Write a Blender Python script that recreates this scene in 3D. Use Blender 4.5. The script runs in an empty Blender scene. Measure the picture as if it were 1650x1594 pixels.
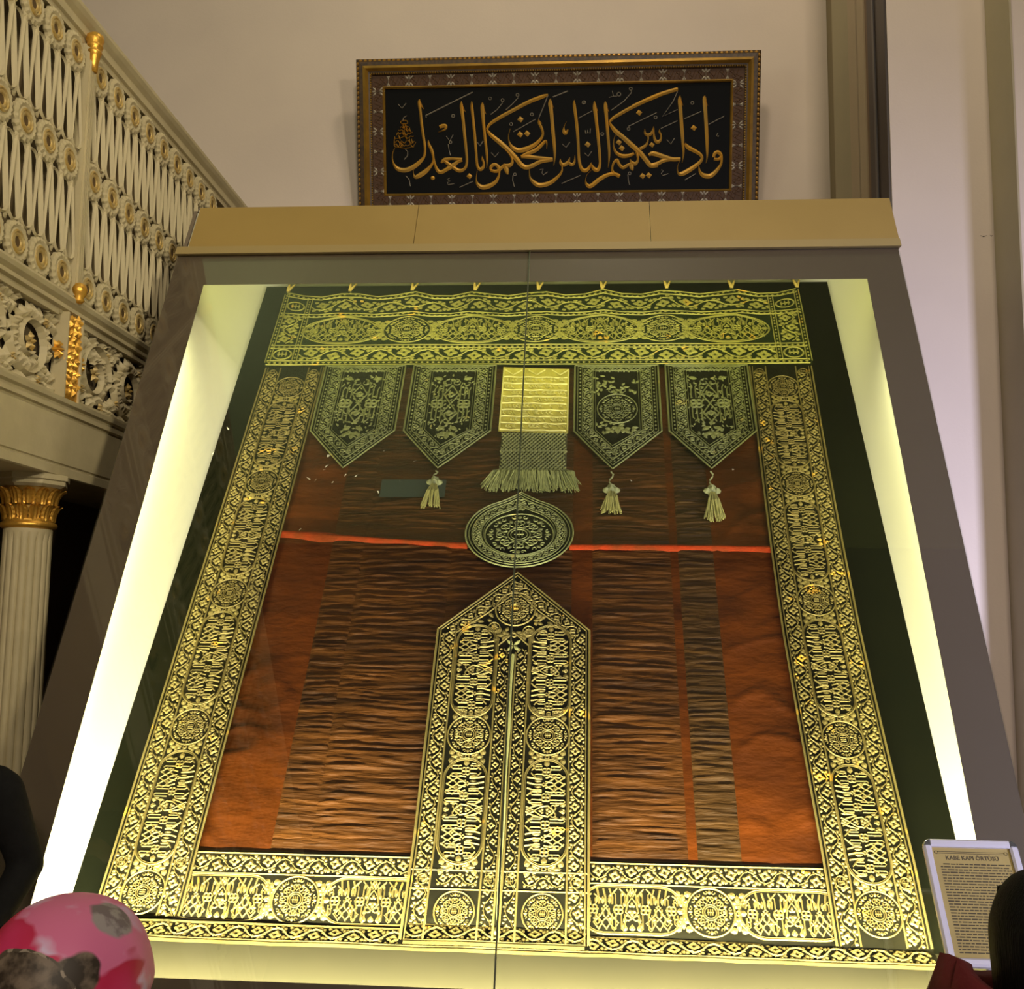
import bpy, bmesh, math, random
from mathutils import Vector, Matrix, noise
SC = bpy.context.scene
COL = SC.collection
PI = math.pi

# ---------------------------------------------------------------- camera
cam_d = bpy.data.cameras.new('camera')
cam = bpy.data.objects.new('camera', cam_d); COL.objects.link(cam)
cam_d.sensor_width = 36.0
cam_d.lens = 36.0 * 1750.0 / 1650.0
cam_d.clip_end = 200
yaw, pitch, roll = (math.radians(a) for a in (-4.03, 7.0, 0.75))
fw = Vector((math.sin(yaw)*math.cos(pitch), math.cos(yaw)*math.cos(pitch), math.sin(pitch)))
rt = Vector((math.cos(yaw), -math.sin(yaw), 0)); up = rt.cross(fw)
rt2 = rt*math.cos(roll) + up*math.sin(roll); up2 = up*math.cos(roll) - rt*math.sin(roll)
m3 = Matrix((rt2, up2, -fw)).transposed()
cam.matrix_world = Matrix.Translation((0.31, -3.864, 2.0)) @ m3.to_4x4()
SC.camera = cam

# ---------------------------------------------------------------- world, exposure, room lights
SC.view_settings.view_transform = 'Standard'
SC.view_settings.look = 'None'
SC.view_settings.gamma = 1.0
SC.view_settings.use_curve_mapping = False
SC.view_settings.exposure = 0.0
wd = bpy.data.worlds.new('hall_air'); SC.world = wd; wd.use_nodes = True
wd.node_tree.nodes['Background'].inputs[0].default_value = (0.80, 0.72, 0.62, 1)
wd.node_tree.nodes['Background'].inputs[1].default_value = 0.05

def area_light(name, loc, target, power, size, color, size_y=None, spread=None):
    d = bpy.data.lights.new(name, 'AREA'); d.energy = power; d.color = color
    d.shape = 'RECTANGLE' if size_y else 'SQUARE'; d.size = size
    if size_y: d.size_y = size_y
    if spread: d.spread = spread
    o = bpy.data.objects.new(name, d); COL.objects.link(o); o.location = loc
    o.rotation_euler = (Vector(target) - Vector(loc)).to_track_quat('-Z', 'Y').to_euler()
    return o
# wall washer follows the frame's shadow; the other lights are unseen, added fills
area_light('wall_washer', (0.6, 0.9, 8.9), (0.2, 3.9, 5.0), 54, 0.5, (1.0, 0.82, 0.62))
area_light('rear_fill', (3.0, -14.0, 8.4), (0.0, 2.0, 3.5), 820, 1.8, (1.0, 0.84, 0.64))  # unseen lamp added to brighten the back wall
area_light('gallery_fill', (5.0, -7.0, 5.5), (-2.15, 1.6, 4.1), 28, 0.8, (1.0, 0.86, 0.60), spread=math.radians(45))  # unseen lamp added to brighten the gallery
area_light('pier_cool_fill', (6.0, -6.0, 2.2), (2.55, 2.55, 1.5), 84, 1.2, (0.70, 0.70, 1.0), 1.6, spread=math.radians(50))  # unseen bluish source added to light the right pier
area_light('ceiling_fill', (-3.2, -0.4, 6.6), (0.0, -0.8, 9.0), 62, 0.5, (1.0, 0.95, 0.66), 3.0)  # uplight added so the ceiling shows as haze in the glass

# ---------------------------------------------------------------- helpers
MATS = {}
def mat(name, col, rough=0.6, metal=0.0, col2=None, scale=8.0, amount=0.5, bump=0.0, bscale=None, stretch=(1,1,1),
        spec=0.5, sheen=0.0, emit=None, detail=4.0, contrast=(0.35, 0.65)):
    if name in MATS: return MATS[name]
    m = bpy.data.materials.new(name); m.use_nodes = True; MATS[name] = m
    nt = m.node_tree; b = nt.nodes['Principled BSDF']
    b.inputs['Base Color'].default_value = (*col, 1); b.inputs['Roughness'].default_value = rough
    b.inputs['Metallic'].default_value = metal; b.inputs['Specular IOR Level'].default_value = spec
    if sheen: b.inputs['Sheen Weight'].default_value = sheen
    if emit:
        b.inputs['Emission Color'].default_value = (*emit[:3], 1); b.inputs['Emission Strength'].default_value = emit[3]
    if col2 or bump:
        tc = nt.nodes.new('ShaderNodeTexCoord'); mp = nt.nodes.new('ShaderNodeMapping')
        mp.inputs['Scale'].default_value = stretch
        nt.links.new(tc.outputs['Object'], mp.inputs['Vector'])
    if col2:
        n = nt.nodes.new('ShaderNodeTexNoise'); n.inputs['Scale'].default_value = scale; n.inputs['Detail'].default_value = detail
        nt.links.new(mp.outputs[0], n.inputs['Vector'])
        r = nt.nodes.new('ShaderNodeValToRGB')
        r.color_ramp.elements[0].position = contrast[0]; r.color_ramp.elements[1].position = contrast[1]
        r.color_ramp.elements[0].color = (*col, 1)
        r.color_ramp.elements[1].color = tuple(col[i]*(1-amount)+col2[i]*amount for i in range(3)) + (1,)
        nt.links.new(n.outputs['Fac'], r.inputs['Fac']); nt.links.new(r.outputs[0], b.inputs['Base Color'])
    if bump:
        n2 = nt.nodes.new('ShaderNodeTexNoise'); n2.inputs['Scale'].default_value = bscale or scale*4; n2.inputs['Detail'].default_value = 5
        nt.links.new(mp.outputs[0], n2.inputs['Vector'])
        bp = nt.nodes.new('ShaderNodeBump'); bp.inputs['Strength'].default_value = bump; bp.inputs['Distance'].default_value = 0.01
        nt.links.new(n2.outputs['Fac'], bp.inputs['Height']); nt.links.new(bp.outputs[0], b.inputs['Normal'])
    return m

def tag(o, label=None, cat=None, group=None, kind=None):
    if label: o['label'] = label
    if cat: o['category'] = cat
    if group: o['group'] = group
    if kind: o['kind'] = kind
    return o
def empty(name, loc=(0, 0, 0), rz=0.0, parent=None):
    o = bpy.data.objects.new(name, None); COL.objects.link(o); o.location = loc; o.rotation_euler = (0, 0, rz)
    o.empty_display_size = 0.1
    if parent: o.parent = parent
    return o

class MB:
    """collects faces; build() links them as one mesh object"""
    def __init__(s): s.v = []; s.f = []
    def add(s, verts, faces):
        b = len(s.v); s.v.extend([tuple(p) for p in verts]); s.f.extend([tuple(i+b for i in f) for f in faces]); return s
    def box(s, x0, x1, y0, y1, z0, z1):
        v = [(x, y, z) for z in (z0, z1) for y in (y0, y1) for x in (x0, x1)]
        return s.add(v, [(0,2,3,1),(4,5,7,6),(0,1,5,4),(2,6,7,3),(0,4,6,2),(1,3,7,5)])
    def hexa(s, a, b):
        """two quads (a: 4 points, b: 4 points) joined to a block"""
        return s.add(list(a)+list(b), [(3,2,1,0),(4,5,6,7),(0,1,5,4),(1,2,6,5),(2,3,7,6),(3,0,4,7)])
    def prism(s, poly, axis, a0, a1):
        """extrude a 2D outline along an axis ('x': outline in (y,z), 'y': (x,z), 'z': (x,y))"""
        n = len(poly)
        def P(p, t): return (t, p[0], p[1]) if axis == 'x' else ((p[0], t, p[1]) if axis == 'y' else (p[0], p[1], t))
        v = [P(p, a0) for p in poly] + [P(p, a1) for p in poly]
        return s.add(v, [tuple(range(n))[::-1], tuple(range(n, 2*n))] + [(i, (i+1) % n, n+(i+1) % n, n+i) for i in range(n)])
    def lathe(s, prof, seg=24, c=(0, 0, 0), rfun=None, cap=True):
        v = []; f = []
        for (r, z) in prof:
            for k in range(seg):
                a = 2*PI*k/seg; rr = rfun(r, z, a) if rfun else r
                v.append((c[0]+rr*math.cos(a), c[1]+rr*math.sin(a), c[2]+z))
        for i in range(len(prof)-1):
            for k in range(seg): f.append((i*seg+k, i*seg+(k+1) % seg, (i+1)*seg+(k+1) % seg, (i+1)*seg+k))
        if cap: f.append(tuple(range(seg))[::-1]); f.append(tuple((len(prof)-1)*seg+k for k in range(seg)))
        return s.add(v, f)
    def tube(s, pts, rad, seg=8, closed=False):
        pts = [Vector(p) for p in pts]; n = len(pts); v = []; f = []
        if not isinstance(rad, (list, tuple)): rad = [rad]*n
        ref = Vector((0.13, 0.41, 0.9)).normalized()
        for i, p in enumerate(pts):
            if closed: t = pts[(i+1) % n] - pts[i-1]
            else: t = pts[min(i+1, n-1)] - pts[max(i-1, 0)]
            t.normalize(); a = t.cross(ref)
            if a.length < 1e-3: a = t.cross(Vector((1, 0, 0)))
            a.normalize(); b = t.cross(a)
            for k in range(seg):
                th = 2*PI*k/seg; q = p + (a*math.cos(th) + b*math.sin(th))*rad[i]; v.append(tuple(q))
        for i in range(n if closed else n-1):
            j = (i+1) % n
            for k in range(seg): f.append((i*seg+k, i*seg+(k+1) % seg, j*seg+(k+1) % seg, j*seg+k))
        if not closed: f.append(tuple(range(seg))[::-1]); f.append(tuple((n-1)*seg+k for k in range(seg)))
        return s.add(v, f)
    def sphere(s, c, r, nu=12, nv=8):
        if not isinstance(r, (list, tuple)): r = (r, r, r)
        v = [(c[0], c[1], c[2]-r[2])]; f = []
        for j in range(1, nv):
            ph = -PI/2+PI*j/nv
            for k in range(nu):
                a = 2*PI*k/nu; v.append((c[0]+r[0]*math.cos(ph)*math.cos(a), c[1]+r[1]*math.cos(ph)*math.sin(a), c[2]+r[2]*math.sin(ph)))
        v.append((c[0], c[1], c[2]+r[2])); L = len(v)-1
        for k in range(nu): f.append((0, 1+(k+1) % nu, 1+k)); f.append((L, 1+(nv-2)*nu+k, 1+(nv-2)*nu+(k+1) % nu))
        for j in range(nv-2):
            for k in range(nu): f.append((1+j*nu+k, 1+j*nu+(k+1) % nu, 1+(j+1)*nu+(k+1) % nu, 1+(j+1)*nu+k))
        return s.add(v, f)
    def mesh(s, name, m=None, smooth=False):
        me = bpy.data.meshes.new(name); me.from_pydata(s.v, [], s.f)
        if m: me.materials.append(m)
        if smooth: me.polygons.foreach_set('use_smooth', [True]*len(me.polygons))
        me.update(); return me
    def build(s, name, m=None, parent=None, smooth=False, bevel=0.0, label=None):
        o = bpy.data.objects.new(name, s.mesh(name, m, smooth)); COL.objects.link(o)
        if parent: o.parent = parent
        if bevel:
            md = o.modifiers.new('bevel', 'BEVEL'); md.width = bevel; md.segments = 2; md.limit_method = 'ANGLE'
        if label: o['label'] = label
        return o
def link_mesh(name, me, parent=None, loc=None):
    o = bpy.data.objects.new(name, me); COL.objects.link(o)
    if parent: o.parent = parent
    if loc: o.location = loc
    return o

class Emb:
    """2D ornament collector: strokes and fills raised above a cloth or panel, mapped to space at build time"""
    def __init__(s, h=0.006, e=0.001): s.v = []; s.f = []; s.h = h; s.e = e; s.T = (1, 0, 0, 1, 0, 0)
    def frame(s, ox, oy, ang=0.0, sx=1.0, sy=1.0):
        c, d = math.cos(ang), math.sin(ang); s.T = (c*sx, -d*sy, d*sx, c*sy, ox, oy); return s
    def _t(s, p):
        T = s.T; return (T[0]*p[0]+T[1]*p[1]+T[4], T[2]*p[0]+T[3]*p[1]+T[5])
    def stroke(s, pts, w, closed=False, h=None):
        """ridge-shaped ribbon; w is a width or a list of widths"""
        P = [s._t(p) for p in pts]; n = len(P)
        if n < 2: return s
        W = w if isinstance(w, (list, tuple)) else [w]*n
        b = len(s.v); H = s.h if h is None else h
        for i in range(n):
            if closed: a, c = P[i-1], P[(i+1) % n]
            else: a, c = P[max(i-1, 0)], P[min(i+1, n-1)]
            tx, ty = c[0]-a[0], c[1]-a[1]; l = math.hypot(tx, ty) or 1; nx, ny = -ty/l*W[i]/2, tx/l*W[i]/2
            s.v += [(P[i][0]+nx, P[i][1]+ny, s.e), (P[i][0], P[i][1], H), (P[i][0]-nx, P[i][1]-ny, s.e)]
        for i in range(n if closed else n-1):
            j = (i+1) % n; A = b+3*i; B = b+3*j
            s.f += [(A+1, A, B, B+1), (A+2, A+1, B+1, B+2)]
        return s
    def fan(s, c, pts, h=None):
        """star-shaped fill with a raised centre"""
        H = s.h if h is None else h; b = len(s.v); P = [s._t(p) for p in pts]; C = s._t(c)
        s.v.append((C[0], C[1], H)); s.v += [(p[0], p[1], s.e) for p in P]; n = len(P)
        # keep faces looking up whichever way the outline was drawn
        ar = sum(P[i][0]*P[(i+1) % n][1]-P[(i+1) % n][0]*P[i][1] for i in range(n))
        for i in range(n):
            j = (i+1) % n; s.f.append((b, b+1+i, b+1+j) if ar > 0 else (b, b+1+j, b+1+i))
        return s
    def annulus(s, c, ro, ri, lob=0, amp=0.0, n=16, rot=0.0):
        b = len(s.v); C = c
        for i in range(n):
            a = 2*PI*i/n; rr = ro*(1+amp*math.cos(lob*a)) if lob else ro
            po = s._t((C[0]+rr*math.cos(a+rot), C[1]+rr*math.sin(a+rot))); pm = s._t((C[0]+(ri+rr)/2*math.cos(a+rot), C[1]+(ri+rr)/2*math.sin(a+rot)))
            pi_ = s._t((C[0]+ri*math.cos(a+rot), C[1]+ri*math.sin(a+rot)))
            s.v += [(po[0], po[1], s.e), (pm[0], pm[1], s.h), (pi_[0], pi_[1], s.e)]
        for i in range(n):
            j = (i+1) % n; A = b+3*i; B = b+3*j
            s.f += [(A, B, B+1, A+1), (A+1, B+1, B+2, A+2)]
        return s
    def ring(s, c, r, w, n=32, ry=None):
        ry = ry or r
        return s.stroke([(c[0]+r*math.cos(2*PI*k/n), c[1]+ry*math.sin(2*PI*k/n)) for k in range(n)], w, closed=True)
    def leaf(s, p, ang, L, w):
        ca, sa = math.cos(ang), math.sin(ang)
        q = [(0, 0), (.3, .42), (.62, .40), (1, 0), (.62, -.40), (.3, -.42)]
        return s.fan((p[0]+ca*L*.5, p[1]+sa*L*.5), [(p[0]+ca*a*L-sa*b*w, p[1]+sa*a*L+ca*b*w) for a, b in q])
    def curl(s, p, ang, r, w, turn=1, turns=0.9):
        """a hook that starts at p and rolls up"""
        pts = []; n = 9
        cx, cy = p[0]+r*math.cos(ang+turn*PI/2), p[1]+r*math.sin(ang+turn*PI/2)
        for i in range(n):
            t = i/(n-1); a = ang-turn*PI/2+turn*2*PI*turns*t; rr = r*(1-.62*t)
            pts.append((cx+rr*math.cos(a), cy+rr*math.sin(a)))
        return s.stroke(pts, [w*(1-.3*i/(n-1)) for i in range(n)])
    def trefoil(s, p, ang, L):
        for d in (-1.15, 0, 1.15): s.leaf(p, ang+d, L*(1.0 if d == 0 else .72), L*.62)
        return s
    def build(s, name, fn, m, parent, smooth=False, kind=None):
        me = bpy.data.meshes.new(name); me.from_pydata([fn(*p) for p in s.v], [], s.f); me.materials.append(m)
        if smooth: me.polygons.foreach_set('use_smooth', [True]*len(me.polygons))
        me.update(); o = bpy.data.objects.new(name, me); COL.objects.link(o); o.parent = parent
        if kind: o['kind'] = kind
        return o
# ================================================================ materials
plaster = mat('plaster', (0.68, 0.585, 0.505), 0.85, col2=(0.61, 0.525, 0.465), scale=1.3, amount=0.6, bump=0.08, bscale=60)
plaster_shade = mat('shaded_plaster', (0.43, 0.37, 0.24), 0.8, col2=(0.38, 0.33, 0.22), scale=3)  # plaster of unlit side faces, the shade put into its olive colour
gallery_white = mat('gallery_paint', (0.52, 0.45, 0.27), 0.6, col2=(0.43, 0.37, 0.22), scale=9, amount=0.6, bump=0.1, bscale=40)
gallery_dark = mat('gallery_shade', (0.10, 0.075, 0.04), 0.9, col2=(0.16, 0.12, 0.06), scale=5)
gilt = mat('gilt', (0.80, 0.46, 0.08), 0.38, metal=0.75, col2=(0.62, 0.33, 0.05), scale=30, amount=0.7, bump=0.2, bscale=90)
gilt_pale = mat('pale_gilt', (0.50, 0.34, 0.09), 0.55, metal=0.35, col2=(0.46, 0.38, 0.20), scale=20, amount=0.7)
tan_board = mat('tan_board', (0.335, 0.228, 0.066), 0.6, col2=(0.31, 0.21, 0.060), scale=3, amount=0.7, bump=0.03, bscale=120)
tan_lip = mat('tan_lip', (0.34, 0.255, 0.105), 0.6, col2=(0.31, 0.235, 0.095), scale=4)
frit = mat('grey_band', (0.105, 0.078, 0.056), 0.42, col2=(0.095, 0.07, 0.05), scale=2, spec=0.35)
case_white = mat('case_white', (0.80, 0.79, 0.66), 0.7)
case_body = mat('case_body', (0.16, 0.125, 0.09), 0.6)
board_felt = mat('green_felt', (0.0030, 0.0034, 0.0014), 0.95, col2=(0.0022, 0.0027, 0.0012), scale=6, spec=0.03)
ledge_felt = mat('ledge_felt', (0.032, 0.028, 0.012), 0.9, col2=(0.028, 0.025, 0.011), scale=4, spec=0.15)
dark_wood = mat('dark_wood', (0.030, 0.020, 0.016), 0.45, col2=(0.05, 0.034, 0.026), scale=6, stretch=(6, 6, .4))
grey_metal = mat('grey_trim', (0.10, 0.09, 0.09), 0.4, metal=0.3)
black_gap = mat('black_gap', (0.004, 0.004, 0.004), 0.9)
trim_tan = mat('trim_tan', (0.46, 0.36, 0.24), 0.7, col2=(0.42, 0.33, 0.22), scale=5)
stone = mat('floor_stone', (0.25, 0.21, 0.16), 0.35, col2=(0.18, 0.15, 0.12), scale=2)
ceil_paint = mat('ceiling_paint', (0.56, 0.66, 0.40), 0.9, col2=(0.50, 0.58, 0.35), scale=1.2)

# ================================================================ the room
YW = 4.14
def struct(o, label=None):
    o['kind'] = 'structure'
    if label: o['label'] = label
    return o
struct(MB().box(-9, 9, -12, 4.6, -0.2, 0).build('floor', stone), 'stone floor of the exhibition hall')
struct(MB().box(-9, 2.13, YW, 4.4, 0, 9.0).build('wall_back', plaster), 'pale plaster wall behind the display case')
struct(MB().box(-9, 9, -3.30, 4.6, 9.0, 9.3).build('ceiling', ceil_paint), 'pale ceiling above the display case')
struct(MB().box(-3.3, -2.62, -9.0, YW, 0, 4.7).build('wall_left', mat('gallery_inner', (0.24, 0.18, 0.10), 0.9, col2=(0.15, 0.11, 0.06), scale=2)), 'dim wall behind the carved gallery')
struct(MB().box(2.13, 2.729, 2.55, 4.4, 0, 9.0).build('wall_right', plaster), 'lilac-grey plaster pier to the right of the case')
struct(MB().box(2.729, 4.6, 2.19, 4.4, 0, 9.0).build('wall_right_front', plaster), 'pale stepped wall at the right edge')
struct(MB().box(2.718, 2.7295, 2.186, 2.55, 0, 9.0).build('trim_1', plaster_shade), 'side face of the stepped wall, its shade coloured olive')
# casing boards on the side face of the pier (facing the case)
def casing(n, y0, y1, d, m, label): struct(MB().box(2.13-d, 2.14, y0, y1, 0, 9.0).build('trim_%d' % n, m), label)
casing(2, 3.95, 4.14, 0.004, mat('corner_shade', (0.25, 0.20, 0.11), 0.8), 'corner by the back wall, its shade coloured dark olive')  # shade of the corner put in as a dark strip
casing(3, 3.43, 3.95, 0.008, plaster_shade, 'side of the pier, its shade coloured olive')
casing(4, 3.22, 3.43, 0.020, trim_tan, 'tan casing board behind the black joint')
casing(5, 3.18, 3.22, 0.002, black_gap, 'narrow black joint between the casing boards')
casing(6, 3.02, 3.18, 0.020, trim_tan, 'tan casing board in front of the black joint')
casing(7, 2.95, 3.02, 0.010, mat('brown_trim', (0.20, 0.13, 0.08), 0.6), 'narrow brown strip on the pier')
casing(8, 2.81, 2.95, 0.016, dark_wood, 'dark wooden strip on the pier, further one')
casing(9, 2.77, 2.81, 0.024, grey_metal, 'thin grey bead between the dark strips')
casing(10, 2.56, 2.77, 0.014, dark_wood, 'dark wooden strip on the pier, nearer one')
# small plaster scratches on the pier
for (x, z, L) in ((2.655, 4.36, 0.022), (2.70, 4.362, 0.010)):
    struct(MB().add([(x-L, 2.5488, z), (x, 2.5488, z-0.006), (x+L, 2.5488, z-0.001), (x, 2.5488, z-0.012)], [(0, 1, 2, 3)]).build('trim_11', dark_wood), 'dark scratch in the plaster of the pier')

# ================================================================ display case
cs = empty('display_case', (0, 0.6, 0))
tag(cs, 'large slanted glass display case with tan header and lit white sides', 'display case')
def CP(o):                                   # keep world coordinates under the case
    o.parent = cs; o.matrix_parent_inverse = Matrix.Translation((0, -0.6, 0)); return o
def gy(z): return -0.005 + 0.5095*(z-0.764)  # glass plane
GN = Vector((0, -0.891, 0.454))              # glass normal, towards the hall
def on_glass(x, z, d=0.0): return (x, gy(z)+GN.y*d, z+GN.z*d)
def glass_slab(poly, d0, d1):
    n = len(poly); mb = MB()
    v = [on_glass(x, z, d0) for x, z in poly] + [on_glass(x, z, d1) for x, z in poly]
    return mb.add(v, [tuple(range(n)), tuple(range(2*n-1, n-1, -1))] + [((i+1) % n, i, n+i, n+(i+1) % n) for i in range(n)])
HW, OW, ZT, ZO, ZS, ZB = 1.888, 1.704, 3.965, 3.765, 0.775, 0.52
# body: base plinth, sides, back shell, top
CP(MB().box(-HW, HW, -0.06, 4.13, 0, 0.50).build('plinth', case_body, bevel=0.004))
CP(MB().prism([(gy(0.5)+.004, 0.5), (4.13, 0.5), (4.13, 4.285), (gy(4.285)+.03, 4.285)], 'x', -HW, -HW+0.02).build('side_panel', case_body))
CP(MB().prism([(gy(0.5)+.004, 0.5), (4.13, 0.5), (4.13, 4.285), (gy(4.285)+.03, 4.285)], 'x', HW-0.02, HW).build('side_panel', case_body))
CP(MB().box(-HW+0.02, HW-0.02, 1.83, 4.13, 4.285, 4.305).build('top_panel', case_body))
# white inner side walls
for sgn in (-1, 1):
    x0, x1 = sorted((sgn*1.866, sgn*1.855))
    CP(MB().prism([(gy(0.6)+.02, 0.60), (0.60, 0.60), (3.20, 4.27), (gy(4.27)+.035, 4.27)], 'x', x0, x1).build('inner_side_wall', case_white, label='brightly lit white inner side wall'))
# felt covered back board, ledge, inside top
def BP(u, v, h=0.0): return (u, 0.664+0.5678*v-0.8231*h, 0.73+0.8231*v+0.5678*h)
CP(MB().hexa([BP(-1.855, -0.12, 0), BP(1.855, -0.12, 0), BP(1.855, 4.34, 0), BP(-1.855, 4.34, 0)][::-1], [BP(-1.855, -0.12, -0.03), BP(1.855, -0.12, -0.03), BP(1.855, 4.34, -0.03), BP(-1.855, 4.34, -0.03)][::-1]).build('back_board', board_felt, label='dark green felt backing board'))
CP(MB().hexa([(-1.855, 0.14, 0.590), (1.855, 0.14, 0.590), (1.855, 0.72, 0.766), (-1.855, 0.72, 0.766)][::-1], [(-1.855, 0.14, 0.565), (1.855, 0.14, 0.565), (1.855, 0.72, 0.735), (-1.855, 0.72, 0.735)][::-1]).build('ledge', ledge_felt, label='khaki ledge under the curtain'))
CP(MB().box(-1.855, 1.855, 1.80, 3.2, 4.26, 4.28).build('inner_top', case_white))
# glass panes and the printed grey band round them
gm = bpy.data.materials.new('clear_glass'); gm.use_nodes = True; nt = gm.node_tree; nt.nodes.clear()
o_ = nt.nodes.new('ShaderNodeOutputMaterial'); mx = nt.nodes.new('ShaderNodeMixShader'); tr = nt.nodes.new('ShaderNodeBsdfTransparent')
gl = nt.nodes.new('ShaderNodeBsdfGlossy'); fr = nt.nodes.new('ShaderNodeFresnel'); fr.inputs['IOR'].default_value = 1.5
ge = nt.nodes.new('ShaderNodeNewGeometry'); io = nt.nodes.new('ShaderNodeMix'); io.inputs[2].default_value = 1.5; io.inputs[3].default_value = 1/1.5   # same reflectance on both faces of the pane
nt.links.new(ge.outputs['Backfacing'], io.inputs[0]); nt.links.new(io.outputs[0], fr.inputs['IOR'])
tr.inputs[0].default_value = (0.985, 0.995, 0.985, 1); gl.inputs['Roughness'].default_value = 0.015; gl.inputs[0].default_value = (1, 1, 1, 1)
nt.links.new(fr.outputs[0], mx.inputs[0]); nt.links.new(tr.outputs[0], mx.inputs[1]); nt.links.new(gl.outputs[0], mx.inputs[2]); nt.links.new(mx.outputs[0], o_.inputs[0])
seam_m = mat('seam_edge', (0.05, 0.06, 0.03), 0.3)
for (a, b) in ((-HW, -0.0035), (0.0035, HW)):
    CP(glass_slab([(a, ZB), (b, ZB), (b, ZT), (a, ZT)], 0.0, 0.012).build('glass_pane', gm, label='large clear glass pane'))
    w0, w1 = (a, -OW) if a < 0 else (OW, b)
    CP(glass_slab([(w0, ZS), (w1, ZS), (w1, ZT), (w0, ZT)], -0.004, -0.0005).build('side_band', frit, label='grey-brown printed band along the glass side'))
    i0, i1 = (-OW, b) if a < 0 else (a, OW)
    CP(glass_slab([(i0, ZO), (i1, ZO), (i1, ZT), (i0, ZT)], -0.004, -0.0005).build('top_band', frit, label='grey-brown printed band along the glass top'))
    CP(glass_slab([(a, ZB), (b, ZB), (b, ZS), (a, ZS)], -0.004, -0.0005).build('bottom_band', frit, label='grey-brown printed band along the glass foot'))
CP(glass_slab([(-0.003, ZB), (0.003, ZB), (0.003, ZT), (-0.003, ZT)], 0.001, 0.0125).build('joint_seal', seam_m, label='thin dark joint between the two panes'))
# tan header: three boards and a lip
for (a, b) in ((-1.842, -0.6215), (-0.6185, 0.6305), (0.6335, 1.90)):
    CP(MB().hexa([(a, gy(4.0)-0.01, 4.0), (b, gy(4.0)-0.01, 4.0), (b, gy(4.292)-0.0, 4.292), (a, gy(4.292), 4.292)][::-1], [(a, gy(4.0)+.02, 3.99), (b, gy(4.0)+.02, 3.99), (b, gy(4.292)+.03, 4.28), (a, gy(4.292)+.03, 4.28)][::-1]).build('header_board', tan_board))
CP(MB().hexa([(-1.893, gy(3.962)-0.035, 3.957), (1.897, gy(3.962)-0.035, 3.957), (1.897, gy(4.006)-0.03, 4.006), (-1.893, gy(4.006)-0.03, 4.006)][::-1], [(-1.893, gy(3.962)+0.02, 3.957), (1.897, gy(3.962)+0.02, 3.957), (1.897, gy(4.006)+0.02, 4.012), (-1.893, gy(4.006)+0.02, 4.012)][::-1]).build('header_lip', tan_lip))
# lamps of the case: strips behind the foot band, the top band and the side bands
led = mat('led_tube', (0.9, 0.9, 0.8), 0.5, emit=(1.0, 0.95, 0.6, 1.5))
def strip(name, p0, p1, aim, power, width, color, spread=None):
    p0, p1 = Vector(p0), Vector(p1); c = (p0+p1)/2; x = (p1-p0).normalized(); z = -(Vector(aim)-c); z = (z - x*z.dot(x)).normalized(); y = z.cross(x)
    d = bpy.data.lights.new(name, 'AREA'); d.shape = 'RECTANGLE'; d.size = (p1-p0).length; d.size_y = width; d.energy = power; d.color = color
    if spread: d.spread = spread
    o = bpy.data.objects.new(name, d); COL.objects.link(o)
    o.matrix_world = Matrix.Translation(c) @ Matrix((x, y, z)).transposed().to_4x4()
    CP(o)
    CP(MB().tube([p0 - z*-0.016, p1 - z*-0.016], 0.012, 6).build('lamp_strip', grey_metal))
    return o
LC = (1.0, 0.90, 0.36)
strip('foot_lamp', (-1.8, 0.07, 0.715), (1.8, 0.07, 0.715), (0, 0.62, 0.735), 300, 0.05, (1.0, 0.93, 0.64), math.radians(128))
strip('top_lamp', (-1.72, 1.70, 3.95), (1.72, 1.70, 3.95), (0, 2.7, 3.75), 13, 0.05, (0.96, 0.95, 0.26), math.radians(110))
for sgn in (-1, 1):
    strip('side_lamp', on_glass(sgn*1.78, 0.85, -0.05), on_glass(sgn*1.78, 3.6, -0.05), (sgn*1.85, gy(2.225)+0.45, 2.0), 24.0, 0.04, (1.0, 0.95, 0.50), math.radians(95))
# ================================================================ the embroidered curtain
random.seed(11)
cur = empty('door_curtain', (0, 0.60, 0.76))
tag(cur, 'huge gold-embroidered dark red ceremonial door curtain inside the slanted glass case', 'curtain')
CINV = Matrix.Translation((0, -0.60, -0.76))
def UP(o, parent=None):
    o.parent = parent or cur
    if parent is None: o.matrix_parent_inverse = CINV
    return o
def grp(name, label=None):                     # a part of the curtain
    e = bpy.data.objects.new(name, None); COL.objects.link(e); e.empty_display_size = 0.1
    UP(e)
    if label: e['label'] = label
    return e
def wave(u, v):
    return 0.016 + 0.007*noise.noise((u*1.3, v*1.1, 3.1)) + 0.0035*noise.noise((u*4.1, v*4.7, 7.7))
def crease(u): return 0.045 - 0.012*u
def CV(u, v, h=0.0):
    """cloth coordinates (right, up along the board, height above cloth) to the scene"""
    c = crease(u)
    if v >= c:
        return BP(u, v, h + wave(u, v))
    p = BP(u, c, wave(u, c)); d = c - v; n = min(d/0.03, 1.0)      # bottom strip turned forward on the ledge
    return (p[0], p[1]-d*1.15, p[2]-0.303*d*1.15+0.004*noise.noise((u*6, v*9, 1)) + h*n + h*.5*(1-n))
def HV(u, v, h=0.0):
    """header band: the top edge sags between the ties"""
    x = (u+1.67)/0.4145; s = math.sin(PI*(x-math.floor(x)))
    k = max(0.0, (v-3.5)/0.72)
    return CV(u, v-0.055*s*k*k-0.072*k, h+0.034)

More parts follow.
